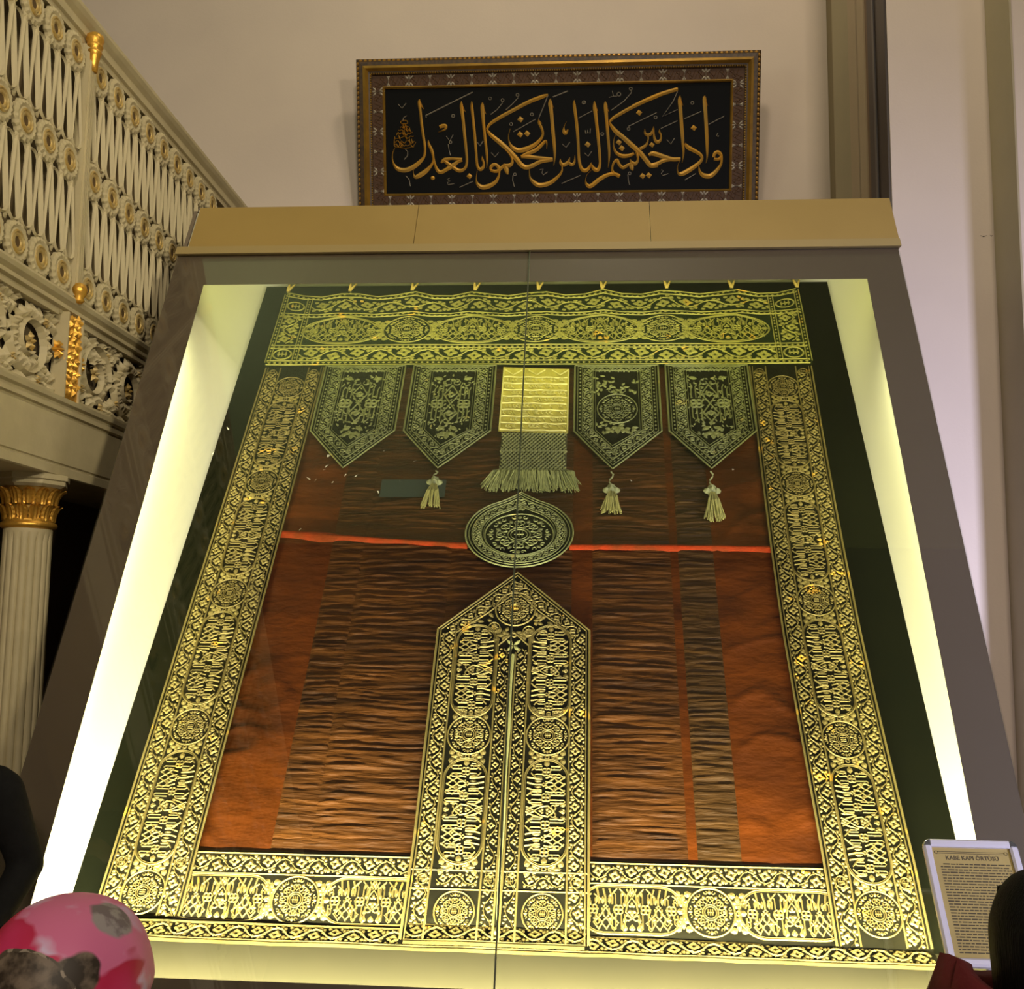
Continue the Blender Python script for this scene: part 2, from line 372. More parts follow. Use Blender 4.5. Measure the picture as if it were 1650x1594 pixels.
ground = mat('border_ground', (0.0050, 0.0046, 0.0022), 0.95, col2=(0.0090, 0.0085, 0.0038), scale=14, spec=0.03)
ground_green = mat('header_ground', (0.009, 0.015, 0.006), 0.95, col2=(0.014, 0.021, 0.008), scale=14, spec=0.05)
GOLDC = dict(rough=0.50, metal=0.25)
def thread(name, col, col2, hot, hot_amt):
    """metal thread with worn patches and a few brighter orange spots"""
    m = mat(name, col, 0.42, 0.50, col2=col2, scale=5.0, amount=0.8, bump=0.35, bscale=260, contrast=(0.35, 0.7))
    nt = m.node_tree; b = nt.nodes['Principled BSDF']; src = b.inputs['Base Color'].links[0].from_socket
    tc = nt.nodes.new('ShaderNodeTexCoord'); n = nt.nodes.new('ShaderNodeTexNoise'); n.inputs['Scale'].default_value = 9; n.inputs['Detail'].default_value = 2
    nt.links.new(tc.outputs['Object'], n.inputs['Vector'])
    r = nt.nodes.new('ShaderNodeValToRGB'); r.color_ramp.elements[0].position = 0.66; r.color_ramp.elements[1].position = 0.72
    r.color_ramp.elements[1].color = (hot_amt,)*3 + (1,); r.color_ramp.elements[0].color = (0, 0, 0, 1)
    nt.links.new(n.outputs['Fac'], r.inputs[0])
    mx = nt.nodes.new('ShaderNodeMix'); mx.data_type = 'RGBA'
    nt.links.new(r.outputs[0], mx.inputs[0]); nt.links.new(src, mx.inputs[6]); mx.inputs[7].default_value = (*hot, 1)
    nt.links.new(mx.outputs[2], b.inputs['Base Color'])
    return m
gold_t = thread('gold_thread', (0.215, 0.170, 0.054), (0.140, 0.108, 0.030), (0.80, 0.48, 0.06), 0.8)
gold_p = thread('pale_thread', (0.35, 0.325, 0.085), (0.24, 0.225, 0.056), (0.70, 0.42, 0.05), 0.8)
gold_d = thread('dull_thread', (0.19, 0.20, 0.080), (0.125, 0.135, 0.050), (0.60, 0.45, 0.1), 0.3)

def cloth(name, outline_fn, nu, nv, m, parent, fn, h=0.0, smooth=True):
    """grid cloth; outline_fn(s,t) gives (u,v)"""
    mb = MB(); v = []
    for j in range(nv+1):
        for i in range(nu+1):
            u, w = outline_fn(i/nu, j/nv); v.append(fn(u, w, h))
    mb.add(v, [(j*(nu+1)+i, j*(nu+1)+i+1, (j+1)*(nu+1)+i+1, (j+1)*(nu+1)+i) for j in range(nv) for i in range(nu)])
    o = mb.build(name, m, parent, smooth=smooth)
    if parent is cur: o.matrix_parent_inverse = CINV
    return o
def rect(u0, u1, v0, v1): return lambda s, t: (u0+(u1-u0)*s, v0+(v1-v0)*t)

# ---------------------------------------------------------------- ornament
def floral(E, L, w, period=None):
    """running vine with four-petal flowers, along +x from 0..L, centred on y=0 (local frame already set)"""
    n = max(1, round(L/(period or w*0.98))); p = L/n
    for i in range(n):
        x = (i+.5)*p; sg = 1 if i % 2 else -1; y = -sg*w*.13
        E.annulus((x, y), w*.28, w*.06, lob=4, amp=.24, n=16, rot=random.uniform(-.3, .3))
        E.stroke([(x-p*.5, 0), (x-p*.30, sg*w*.22), (x, sg*w*.34), (x+p*.30, sg*w*.22), (x+p*.5, 0)], w*.075)
        E.curl((x-p*.12, sg*w*.40), 0, w*.085, w*.075, turn=-sg, turns=.75)
        for dx, dy, a, l in ((.10, .40, .35, .26), (-.30, .22, 2.0, .26), (.33, .20, 1.1, .27), (-.20, -.36, -2.6, .24), (.20, -.36, -.55, .24), (.46, -.12, -1.5, .34), (.42, .02, 1.7, .18)):
            E.leaf((x+dx*p, sg*w*dy), sg*a, w*l, w*.26)
def guards(E, L, w, t=0.007):
    for y in (-w/2, w/2): E.stroke([(L*k/24, y) for k in range(25)], t)
def chain(E, L, w):
    """narrow guard stripe: two lines with small lozenges"""
    n = max(3, int(L/0.034)); m = max(2, int(L/0.12))
    for y in (-w/2, w/2): E.stroke([(L*k/m, y) for k in range(m+1)], w*.26)
    for i in range(n):
        x = (i+.5)*L/n; E.fan((x, 0), [(x-L/n*.36, 0), (x, -w*.24), (x+L/n*.36, 0), (x, w*.24)])
def roundel(E, R, rot=0.0):
    E.ring((0, 0), R*.985, R*.10, 36)
    E.ring((0, 0), R*.86, R*.05, 28)
    E.annulus((0, 0), R*.31, R*.20, n=16)
    for k in (-1, 0, 1): E.stroke([(k*R*.085, -R*.13), (k*R*.085, R*.13)], R*.05)
    E.stroke([(-R*.12, 0), (R*.12, 0)], R*.05); E.stroke([(-R*.12, R*.13), (R*.04, R*.13)], R*.05)
    for k in range(8):
        a = rot+2*PI*k/8
        E.stroke([(R*r*math.cos(a+d), R*r*math.sin(a+d)) for r, d in ((.36, -.30), (.44, 0), (.36, .30))], R*.085)
        c = (R*.47*math.cos(a), R*.47*math.sin(a))
        E.leaf(c, a, R*.36, R*.32)
        for sg in (-1, 1):
            b = a+sg*.24; q = (R*.50*math.cos(b), R*.50*math.sin(b))
            E.curl(q, a+sg*.15, R*.115, R*.085, turn=-sg, turns=.75)
        b = a+PI/8; E.leaf((R*.62*math.cos(b), R*.62*math.sin(b)), b, R*.24, R*.24)
        E.annulus((R*.43*math.cos(b), R*.43*math.sin(b)), R*.10, R*.025, lob=4, amp=.2, n=8)
def roundel_fine(E, R, f=1.0):
    """line-drawn roundel: rings, scrolls and small leaves"""
    E.ring((0, 0), R*.98, f*R*.065, 36); E.ring((0, 0), R*.32, f*R*.05, 16); E.ring((0, 0), R*.24, f*R*.04, 14)
    for k in (-1, 0, 1): E.stroke([(k*R*.09, -R*.13), (k*R*.09, R*.13)], f*R*.045)
    E.stroke([(-R*.14, 0), (R*.14, 0)], f*R*.04)
    for k in range(8):
        a = 2*PI*k/8; b = a+PI/8
        E.stroke([(R*r*math.cos(a+d), R*r*math.sin(a+d)) for r, d in ((.36, -.39), (.50, -.2), (.40, 0), (.50, .2), (.36, .39))], f*R*.05)
        for sg in (-1, 1):
            E.curl((R*.50*math.cos(a+sg*.10), R*.50*math.sin(a+sg*.10)), a+sg*.3, R*.13, f*R*.055, turn=-sg, turns=.85)
            E.curl((R*.84*math.cos(b+sg*.12), R*.84*math.sin(b+sg*.12)), b+PI+sg*.4, R*.08, f*R*.045, turn=-sg, turns=.8)
        E.leaf((R*.72*math.cos(a), R*.72*math.sin(a)), a, R*.20, R*.16); E.leaf((R*.56*math.cos(b), R*.56*math.sin(b)), b, R*.18, R*.15)
def knot(E, c, r):
    for k in range(4):
        a = PI/4+k*PI/2; E.ring((c[0]+r*.5*math.cos(a), c[1]+r*.5*math.sin(a)), r*.44, r*.34, 9)
    E.fan(c, [(c[0]+r*.3*math.cos(k*PI/2), c[1]+r*.3*math.sin(k*PI/2)) for k in range(4)])
def hairpin(E, x0, x1, y, g, w):
    """two parallel shafts joined at the outer end with a pointed tip"""
    d = 1 if x1 > x0 else -1
    E.stroke([(x0, y-g), (x1-d*g, y-g), (x1, y), (x1-d*g, y+g), (x0, y+g)], w)
def script(E, L, W, w, fat=1.38):
    """mirrored lettering: shafts, knots and braids; long axis y from -L/2..L/2, letters reach to +x"""
    w = w*fat
    def hwid(y):
        a = L/2-W/2
        if abs(y) <= a: return W/2*.90
        d = abs(y)-a; return math.sqrt(max(0.0, (W/2)**2-d*d))*.90
    for sg in (-1, 1):
        for f in (.255, .745):
            y = sg*f*L/2; h = hwid(y); hm = hwid(abs(y)+W*.13)
            g = W*.040
            for k in (-1, 1):
                yy = y+k*W*.098
                hairpin(E, -W*.10, -min(h, hm)*.98, yy, g*.95, w*.72)
                hairpin(E, W*.10, min(h, hm)*.80, yy, g*.95, w*.72)
                # broad flag closing the shafts on the right
                E.stroke([(W*.12, y+k*W*.185), (min(h, hm)*.62, y+k*W*.19), (min(h, hm)*.99, y+k*W*.03)], [w*.8, w*1.3, w*.8])
            knot(E, (0, y), W*.115)
        # braid section with a fan of straight shafts
        y = sg*.50*L/2; h = hwid(y); q = W*.185
        for k in (-1, 0, 1):
            E.stroke([(-h*.95, y+k*q*.9), (-h*.62, y+k*q*.9-q*.55), (-h*.30, y+k*q*.9+q*.2), (0.02*W, y+k*q*.5+q*.4)], w)
            E.stroke([(-h*.95, y+k*q*.9-q*.2), (-h*.62, y+k*q*.9+q*.5), (-h*.30, y+k*q*.9-q*.3), (0.02*W, y+k*q*.5-q*.4)], w)
            E.stroke([(W*.10, y+k*q*.75), (h*.55, y+k*q*.80), (h*.98, y+k*q*.72+sg*q*.25)], w*1.05)
            E.leaf((h*.62, y+k*q*.78+q*.32), PI, W*.18, W*.085)
        E.annulus((W*.06, y), W*.055, W*.015, lob=4, amp=.2, n=8)
        for k in (-.5, .5): E.leaf((-h*.45, y+k*q*1.7), sg*1.57, W*.12, W*.11)
        # end of the cartouche: lily and two curls
        y = sg*.93*L/2; yb = sg*.84*L/2
        E.leaf((0, yb), sg*PI/2, W*.20, W*.15)
        for k in (-1, 1):
            E.curl((k*W*.10, yb+sg*W*.015), sg*PI/2-sg*k*.9, W*.060, w*.9, turn=-k*sg, turns=.85)
            E.leaf((k*W*.20, yb-sg*W*.0), (0 if k > 0 else PI)+k*sg*.35, W*.18, W*.10)
    # centre: heart flower, curls, chevrons
    for sx, a0 in ((-1, PI), (1, 0)):
        E.leaf((sx*W*.30, 0), a0, W*.15, W*.10)
        for k in (-1, 1): E.leaf((sx*W*.36, k*W*.055), a0-sx*k*.5, W*.10, W*.07); E.leaf((sx*W*.27, k*W*.20), a0, W*.15, W*.07)
    E.trefoil((-W*.02, 0), PI, W*.15); E.trefoil((W*.06, 0), 0, W*.12)
    E.stroke([(-W*.20, 0), (-W*.05, W*.13), (W*.12, W*.10), (W*.26, 0), (W*.12, -W*.10), (-W*.05, -W*.13), (-W*.20, 0)], w)
    for k in (-1, 1):
        E.curl((-W*.20, k*W*.03), PI-k*.5, W*.075, w, turn=-k, turns=.9)
        E.leaf((-W*.33, k*W*.13), PI-k*.4, W*.15, W*.13)
        E.stroke([(W*.27, k*W*.015), (W*.44, k*W*.10)], w); E.stroke([(W*.14, k*W*.15), (W*.30, k*W*.10), (W*.45, k*W*.02)], w)
        E.leaf((-W*.16, k*W*.155), PI, W*.15, W*.09); E.leaf((W*.05, k*W*.155), 0, W*.13, W*.09)
def oval(E, L, W, t):
    """true ellipse frame for the header band"""
    for f, ww in ((1.0, t*1.2), (.92, t*.6)):
        E.stroke([(W/2*f*math.cos(2*PI*k/48), L/2*(f+.02)*math.sin(2*PI*k/48)) for k in range(48)], ww, closed=True)
    script(E, L*.97, W*.86, t, 0.95)
def cartouche(E, L, W, t):
    """lobed frame: straight sides and round ends"""
    for f, ww in ((1.0, t*1.2), (.93, t*.4)):
        pts = []; r = W/2*f; a = L/2-W/2
        for k in range(13): th = PI*k/12; pts.append((r*math.cos(th), a+r*math.sin(th)))
        for k in range(13): th = PI+PI*k/12; pts.append((r*math.cos(th), -a+r*math.sin(th)))
        E.stroke(pts, ww, closed=True)
    script(E, L, W*.97, t, 1.1)
def spandrel(E, W, H):
    """two trefoils either side of the link ring where a roundel meets a cartouche"""
    E.ring((0, 0), W*.05, W*.04, 8)
    for sx in (-1, 1):
        E.trefoil((sx*W*.19, 0), 0 if sx > 0 else PI, W*.22)
        for sy in (-1, 1):
            E.leaf((sx*W*.36, sy*W*.03), math.atan2(sy, sx*.35), W*.19, W*.17)
            E.leaf((sx*W*.09, 0), math.atan2(sy*.55, sx), W*.15, W*.11)
def stamp(E, r):
    E.annulus((0, 0), r, r*.80, n=16)
    for k in (-1, 0, 1): E.stroke([(k*r*.36, -r*.45), (k*r*.36, r*.45)], r*.17)
    E.stroke([(-r*.5, 0), (r*.5, 0)], r*.15)

TW = 0.0078
def piece(name, parent, fn, m, u, v, ang, draw, h=0.0065, lift=0.0, kind=None):
    E = Emb(h=h, e=0.0012); E.frame(u, v, ang); draw(E)
    o = E.build(name, lambda a, b, c: fn(a, b, c+lift), m, parent, kind=kind); return o

# ---------------------------------------------------------------- silk field
def silk(name, c1, c2, ridges):
    m = mat(name, c1, 0.5, 0.0, col2=c2, scale=1.0, amount=1.0, bump=1.0, bscale=4.2, stretch=(2.2, 16 if ridges else 5, 16 if ridges else 5), spec=0.08, contrast=(0.3, 0.75))
    return m
silk_red = silk('red_silk', (0.066, 0.0150, 0.0008), (0.024, 0.0056, 0.0005), False)
silk_brown = silk('brown_silk', (0.056, 0.0195, 0.0030), (0.013, 0.0050, 0.0012), True)
silk_olive = silk('olive_silk', (0.044, 0.0200, 0.0045), (0.013, 0.0065, 0.0020), True)
bright_hot = mat('bright_scarlet', (0.22, 0.018, 0.0007), 0.7, col2=(0.11, 0.018, 0.0007), scale=12, amount=0.9, bump=0.4, bscale=60, spec=0.1)  # brightness of the streak put into the scarlet colour
def silk_panel(u0, u1, v0, v1, m, amp, freq, nu, nv, seed):
    mb = MB(); v = []
    for j in range(nv+1):
        for i in range(nu+1):
            u = u0+(u1-u0)*i/nu; w = v0+(v1-v0)*j/nv
            a = noise.noise((u*2.2+seed, w*freq + 0.8*noise.noise((u*3, w*3, seed)), seed*1.7)); b = noise.noise((u*6+seed, w*freq*2.1, seed))
            rdg = (1-abs(a)*2.2); rdg = max(0, rdg)**(2 if freq > 10 else 6)
            env = 0.5+0.5*noise.noise((u*1.7, w*1.4, seed+9))
            edge = min(i, nu-i)/max(1, nu*.08); edge = min(1, edge)
            edge *= min(1, max(0.15, (w-.30)/.12))
            v.append(CV(u, w, 0.004+1.5*amp*(rdg*.8*env+b*.35)*edge))
    mb.add(v, [(j*(nu+1)+i, j*(nu+1)+i+1, (j+1)*(nu+1)+i+1, (j+1)*(nu+1)+i) for j in range(nv) for i in range(nu)])
    return UP(mb.build('silk_panel', m, None, smooth=True))
for k, (u0, u1, m, amp, fq, nu, nv) in enumerate((
        (-1.40, -1.04, silk_red, .016, 3.2, 18, 220), (-1.04, -0.87, silk_brown, .011, 36, 12, 520), (-0.87, -0.40, silk_brown, .012, 33, 26, 520),
        (-0.40, 0.23, silk_brown, .011, 33, 24, 520), (0.23, 0.335, silk_red, .006, 4, 8, 120), (0.335, 0.735, silk_brown, .012, 33, 24, 520),
        (0.735, 0.775, silk_red, .005, 6, 4, 120), (0.775, 0.955, silk_olive, .011, 35, 12, 520), (0.955, 1.34, silk_red, .016, 3.4, 18, 220))):
    silk_panel(u0, u1, 0.24, 3.45, m, amp, fq, nu, nv, 3.3+k*2.7)
# bright streak across the field, its brightness put into a raised scarlet strip
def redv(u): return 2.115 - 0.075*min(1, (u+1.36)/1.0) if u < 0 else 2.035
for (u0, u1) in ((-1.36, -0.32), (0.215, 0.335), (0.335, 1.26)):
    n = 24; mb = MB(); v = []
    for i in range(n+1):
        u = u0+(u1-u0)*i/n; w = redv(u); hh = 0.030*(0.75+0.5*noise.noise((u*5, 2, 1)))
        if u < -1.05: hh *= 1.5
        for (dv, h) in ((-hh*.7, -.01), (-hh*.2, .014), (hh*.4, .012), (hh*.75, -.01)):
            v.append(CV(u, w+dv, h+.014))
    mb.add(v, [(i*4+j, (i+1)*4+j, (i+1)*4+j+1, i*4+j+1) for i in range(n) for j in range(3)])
    UP(mb.build('bright_strip', bright_hot, None, smooth=True, label='bright streak across the field, put in as a scarlet strip'))

# darker patch let into the silk behind the second tassel
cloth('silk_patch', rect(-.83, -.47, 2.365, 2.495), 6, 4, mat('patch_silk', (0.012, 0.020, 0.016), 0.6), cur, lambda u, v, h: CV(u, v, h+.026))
# ---------------------------------------------------------------- side borders
def border_u(side, v):
    """centre line of the side border"""
    if side < 0: return -1.492 - 0.045*max(0.0, (3.4-v)/3.4)
    return 1.452 - 0.02*math.sin(PI*min(1, max(0, (3.4-v)/3.0)))+0.02*max(0, (1.5-v)/1.5)
BW = 0.375
def side_border(side):
    g = grp('side_border', 'gold-embroidered border down the %s side of the curtain' % ('left' if side < 0 else 'right'))
    fn = lambda u, v, h: CV(border_u(side, v)+u, v, h+0.030)
    cloth('border_cloth', rect(-BW/2, BW/2, 0.03, 3.43), 10, 110, ground, g, fn)
    def strip_(name, off, w, v0, v1, draw, m=gold_t, kind=None):
        piece(name, g, fn, m, off, v0, PI/2, draw, kind=kind)
    strip_('guard_lines', 0, 0, 0.03, 3.42, lambda E: [E.stroke([(3.39*k/60, o) for k in range(61)], t) for o, t in ((-BW/2+.006, .010), (-BW/2+.022, .006), (BW/2-.006, .010), (BW/2-.022, .006), (-BW/2+.099, .008), (BW/2-.099, .008))])
    for o in (-1, 1): strip_('floral_strip', o*(BW/2-.060), .068, .03, 3.38, lambda E: floral(E, 3.35, .070))
    for v in (3.24, 2.47, 1.70, 0.935, 0.16):
        piece('roundel', g, fn, gold_t, 0, v, random.choice((0, PI/2)), lambda E: roundel_fine(E, .094, 1.3))
    for v in (2.855, 2.085, 1.318, 0.545):
        piece('cartouche', g, fn, gold_t, 0, v, 0 if side < 0 else PI, lambda E: cartouche(E, .535, .184, .0072))
    for v in (3.24, 2.47, 1.70, 0.935, 0.16):
        for d in (-1, 1):
            if v+d*.112 < 3.33 and v+d*.112 > .1: piece('spandrel_leaves', g, fn, gold_t, 0, v+d*.105, 0 if d > 0 else PI, lambda E: spandrel(E, .17, .05))
    for o in (-1, 1):
        for v in (0.285, 3.37): piece('stamp', g, fn, gold_t, o*(BW/2-.060), v, 0, lambda E: stamp(E, .026), lift=.004)
side_border(-1); side_border(1)

# ---------------------------------------------------------------- bottom border, with its outer strip turned forward on the ledge
g = grp('bottom_border', 'gold-embroidered border along the foot of the curtain')
fnb = lambda u, v, h: CV(u, v, h+0.016)
cloth('border_cloth', rect(-1.70, 1.66, -0.085, 0.355), 90, 22, ground, g, fnb)
for (u0, u1) in ((-1.36, -0.42), (0.325, 1.28)):
    L = u1-u0
    piece('floral_strip', g, fnb, gold_t, u0, .300, 0, lambda E: (floral(E, L, .072), guards(E, L, .088)))
piece('fold_strip', g, fnb, gold_t, -1.68, -0.022, 0, lambda E: (floral(E, 3.32, .080), guards(E, 3.32, .092, .012), E.stroke([(3.32*k/40, -.060) for k in range(41)], .022)))
for u in (-0.89, 0.81): piece('roundel', g, fnb, gold_t, u, .152, 0, lambda E: roundel_fine(E, .100, 1.3))
for u in (-1.205, -0.565, 0.495, 1.135): piece('cartouche', g, fnb, gold_t, u, .152, PI/2, lambda E: cartouche(E, .425, .196, .0074))
for u in (-1.0, -.78, -.35, .27, .70, .92, 1.355, -1.42): piece('spandrel_leaves', g, fnb, gold_t, u, .152, PI/2, lambda E: spandrel(E, .18, .05))

# ---------------------------------------------------------------- header band hung from ties
g = grp('header_band', 'wide gold-embroidered top band of the curtain')
cloth('band_cloth', rect(-1.69, 1.645, 3.43, 4.25), 120, 24, ground_green, g, HV)
def hb(name, m, u, v, ang, draw): return piece(name, g, HV, m, u, v, ang, draw)
for v, w in ((4.215, .040), (3.985, .032), (3.622, .032), (3.462, .036)):
    hb('chain_stripe', gold_p, -1.68, v, 0, lambda E: chain(E, 3.31, w))
for u0, v in ((-1.49, 4.10), (-1.49, 3.545)): hb('floral_strip', gold_p, u0, v, 0, lambda E: floral(E, 2.93, .135, .145))
for u in (-1.595, 1.545):
    hb('floral_strip', gold_p, u, 3.66, PI/2, lambda E: floral(E, .31, .115))
    for v in (4.09, 3.545): hb('stamp', gold_p, u, v, 0, lambda E: (E.frame(u, v, 0, 1.15, 1), stamp(E, .056)))
for u in (-1.675, -1.51, 1.46, 1.63): hb('chain_stripe', gold_p, u, 3.46, PI/2, lambda E: chain(E, .76, .030))
for u in (-1.25, -.42, .38, 1.165): hb('cartouche', gold_p, u, 3.805, PI/2, lambda E: oval(E, .505, .300, .0088))
for u in (-.835, -.02, .772): hb('roundel', gold_p, u, 3.805, 0, lambda E: (E.frame(u, 3.805, 0, 1.06, .98), roundel_fine(E, .146)))
for u in (-1.0, -.665, -.17, .13, .625, .915): hb('spandrel_leaves', gold_p, u, 3.805, PI/2, lambda E: spandrel(E, .25, .06))
tie_m = mat('cord', (0.55, 0.40, 0.10), 0.7, col2=(0.42, 0.30, 0.08), scale=40)
for k in range(9):
    u = -1.675+k*.4145; p = HV(u, 4.245, .006); mb = MB()
    q = BP(u-.02, 4.335, .02); r = BP(u+.035, 4.335, .02)
    mb.tube([p, tuple((p[i]+q[i])/2 for i in range(3)), q], [.012, .008, .010], 6)
    mb.tube([p, tuple((p[i]+r[i])/2+(.006 if i == 0 else 0) for i in range(3)), r], [.010, .006, .006], 6)
    UP(mb.build('tie_cord', tie_m, None, smooth=True))

# ---------------------------------------------------------------- pennants, tassels
def pennant(idx, u0, u1, tipu, inner):
    g = grp('pennant', ('first', 'second', 'third', 'fourth')[idx] + ' pointed pennant from the left under the top band')
    top, sh, tip = 3.425, 2.865, 2.565
    fn = lambda u, v, h: CV(u, v, h+0.040)
    cu = (u0+u1)/2
    def outline(s, t):
        w = t*(top-tip)+tip
        if w >= sh: return (u0+(u1-u0)*s, w)
        k = (w-tip)/(sh-tip); return (tipu+(u0-tipu)*k + ((u1-u0)*k)*s, w)
    cloth('pennant_cloth', outline, 10, 26, ground, g, fn)
    def penta(d):
        """outline inset by d"""
        k = d*.55
        return [(u0+d, top-d*.4), (u0+d, sh+k*.1), (tipu, tip+d*1.45), (u1-d, sh+k*.1), (u1-d, top-d*.4)]
    def dens(P):
        out = []
        for a, b in zip(P, P[1:]+P[:1]):
            for k in range(8): out.append((a[0]+(b[0]-a[0])*k/8, a[1]+(b[1]-a[1])*k/8))
        return out
    def lines(E):
        for d, w in ((.004, .011), (.022, .006), (.050, .006), (.112, .007), (.126, .004)): E.stroke(dens(penta(d)), w, closed=True)
    E = Emb(); lines(E); E.build('guard_lines', fn, gold_d, g)
    E = Emb()
    P = penta(.081); Q = penta(.036)
    for a, b in zip(P, P[1:]+P[:1]):
        L = math.hypot(b[0]-a[0], b[1]-a[1]); E.frame(a[0], a[1], math.atan2(b[1]-a[1], b[0]-a[0])); floral(E, L, .056)
    for a, b in zip(Q, Q[1:]+Q[:1]):
        L = math.hypot(b[0]-a[0], b[1]-a[1]); n = int(L/.03); E.frame(a[0], a[1], math.atan2(b[1]-a[1], b[0]-a[0]))
        for i in range(n): E.fan(((i+.5)*L/n, 0), [((i+.5)*L/n-.010, 0), ((i+.5)*L/n, -.007), ((i+.5)*L/n+.010, 0), ((i+.5)*L/n, .007)])
    E.build('floral_strip', fn, gold_d, g)
    E = Emb(); cv_ = 3.10
    if inner == 'roundel':
        E.frame(cu, 3.05, 0, 1.0, 1.05); roundel_fine(E, .118)
        E.frame(cu, 3.23); [E.curl((sx*.02, 0), PI/2-sx*1.3, .028, .007, turn=-sx) or E.leaf((sx*.05, .02), .4 if sx > 0 else PI-.4, .05, .03) or E.leaf((sx*.06, -.03), 0 if sx > 0 else PI, .05, .03) for sx in (-1, 1)]
        R_ = random.Random(7); E.frame(cu, 0); [E.leaf((R_.uniform(-.125, .125), z_), R_.uniform(0, 6.28), .034, .020) for z_ in [R_.uniform(3.18, 3.33) for _ in range(40)]+[R_.uniform(2.86, 2.94) for _ in range(22)]]
        E.frame(cu, 2.88); [E.trefoil((sx*.04, 0), -PI/2+sx*.7, .05) for sx in (-1, 1)]; E.trefoil((0, .02), -PI/2, .06)
    else:
        # upright lettering: paired shafts either side of knots, scrolls between
        for sx in (-1, 1):
            for k in range(3):
                x = cu+sx*(.052+.026*k)
                E.frame(0, 0); E.stroke([(x, 3.13), (x, 3.245-.02*k), (x+.008, 3.27-.02*k)], .0085); E.stroke([(x, 3.05), (x, 2.945+.015*k), (x-sx*.010, 2.93+.015*k)], .0085)
            knot(E, (cu+sx*.078, 3.09), .040)
            E.curl((cu+sx*.02, 3.30), PI/2-sx*1.5, .030, .007, turn=-sx); E.leaf((cu+sx*.06, 3.30), .3 if sx > 0 else PI-.3, .06, .035)
            E.leaf((cu+sx*.015, 2.90), -PI/2+sx*.9, .06, .035); E.curl((cu+sx*.02, 2.98), sx*.4+(0 if sx > 0 else PI), .022, .0065, turn=sx)
            E.leaf((cu+sx*.03, 2.85), -PI/2+sx*.5, .05, .03)
        E.stroke([(cu, 3.25), (cu-.045, 3.17), (cu, 3.09), (cu+.045, 3.01), (cu, 2.94)], .010); E.stroke([(cu, 3.25), (cu+.045, 3.17), (cu, 3.09), (cu-.045, 3.01), (cu, 2.94)], .010)
        E.annulus((cu, 3.17), .022, .006, lob=4, amp=.2, n=12); E.annulus((cu, 3.01), .022, .006, lob=4, amp=.2, n=12)
        E.trefoil((cu, 2.85), -PI/2, .06); E.trefoil((cu, 2.92), PI/2, .03)
        R_ = random.Random(idx)
        for k in range(190):
            x = cu+R_.uniform(-.125, .125); z = R_.uniform(2.80, 3.33)
            if abs(x-cu) > .125*min(1, (z-2.70)/.2): continue
            E.leaf((x, z), R_.uniform(0, 6.28), R_.uniform(.018, .030), .013)
    E.build('lettering' if inner != 'roundel' else 'roundel', fn, gold_d, g)
    E = Emb(); E.frame(tipu, 2.675); E.ring((0, 0), .022, .007, 12); E.build('tip_ring', fn, gold_d, g)
    return g
pens = [pennant(0, -1.30, -.80, -1.06, 's'), pennant(1, -.755, -.245, -.525, 's'), pennant(2, .225, .73, .445, 'roundel'), pennant(3, .765, 1.26, .985, 's')]
tas_m = mat('tassel_yarn', (0.26, 0.24, 0.07), 0.8, col2=(0.14, 0.14, 0.045), scale=60)
bead_m = mat('tassel_knob', (0.24, 0.25, 0.12), 0.7, col2=(0.16, 0.18, 0.08), scale=60)
def tassel(pg, u, vtop, vk, vb, seed):
    R = random.Random(seed); fn = lambda a, b, h: CV(a, b, h+.02)
    MB().tube([fn(u+.012*math.sin(k*1.3), vtop+(vk+.03-vtop)*k/5, .012) for k in range(6)], .005, 6).build('tassel_cord', bead_m, pg)
    E = Emb(h=.030, e=.004); E.frame(u, vk)
    for k in range(4): a = PI/4*0+k*PI/2; E.fan((.024*math.cos(a), .024*math.sin(a)), [(.024*math.cos(a)+.024*math.cos(b*PI/4), .024*math.sin(a)+.024*math.sin(b*PI/4)) for b in range(8)])
    E.fan((0, 0), [(.03*math.cos(b*PI/4), .03*math.sin(b*PI/4)) for b in range(8)], h=.04); E.build('tassel_knob', fn, bead_m, pg)
    mb = MB()
    for k in range(46):
        a = R.uniform(-1, 1); d = R.uniform(0, .03); ln = R.uniform(.8, 1.05)
        mb.tube([fn(u+a*.012, vk-.028, .010+d*.5), fn(u+a*.030, vk-.028+(vb-vk)*.35*ln, .018+d), fn(u+a*.050+R.uniform(-.012, .012), vb+(1-ln)*.12, .008+d)], [.005, .005, .003], 4)
    o = mb.build('tassel_yarn', tas_m, pg); o['kind'] = 'stuff'
tassel(pens[1], -.535, 2.555, 2.475, 2.28, 1); tassel(pens[2], .437, 2.555, 2.425, 2.245, 2); tassel(pens[3], .978, 2.555, 2.42, 2.20, 3)

# ---------------------------------------------------------------- woven centre strip with fringe
g = grp('woven_strip', 'woven yellow strip with netting and fringe under the top band')
fnw = lambda u, v, h: CV(u, v, h+.036)
wv = mat('woven_gold', (0.42, 0.36, 0.06), 0.6, col2=(0.28, 0.24, 0.04), scale=18, amount=0.9, bump=0.5, bscale=120)
cloth('woven_cloth', lambda s, t: (-.205+.40*s, 2.865-.015*s+.55*t), 14, 20, wv, g, fnw)
E = Emb(h=.010)
for k in range(9):
    v = 3.325-.056*k; E.stroke([(-.195+.38*i/12, v-.012*i/12+.003*math.sin(i*1.7+k)) for i in range(13)], .008)
    if k < 8:
        for i in range(26):
            u = -.185+.37*random.random(); E.stroke([(u, v-.016), (u+random.uniform(-.012, .012), v-.030), (u+.012, v-.044)], .0055)
for x in (-.200, .190): E.stroke([(x, 2.87), (x, 3.39)], .010)
for x0 in (-.14, 0, .14): E.stroke([(x0-.05, 3.385), (x0, 3.34), (x0+.05, 3.385)], .006)
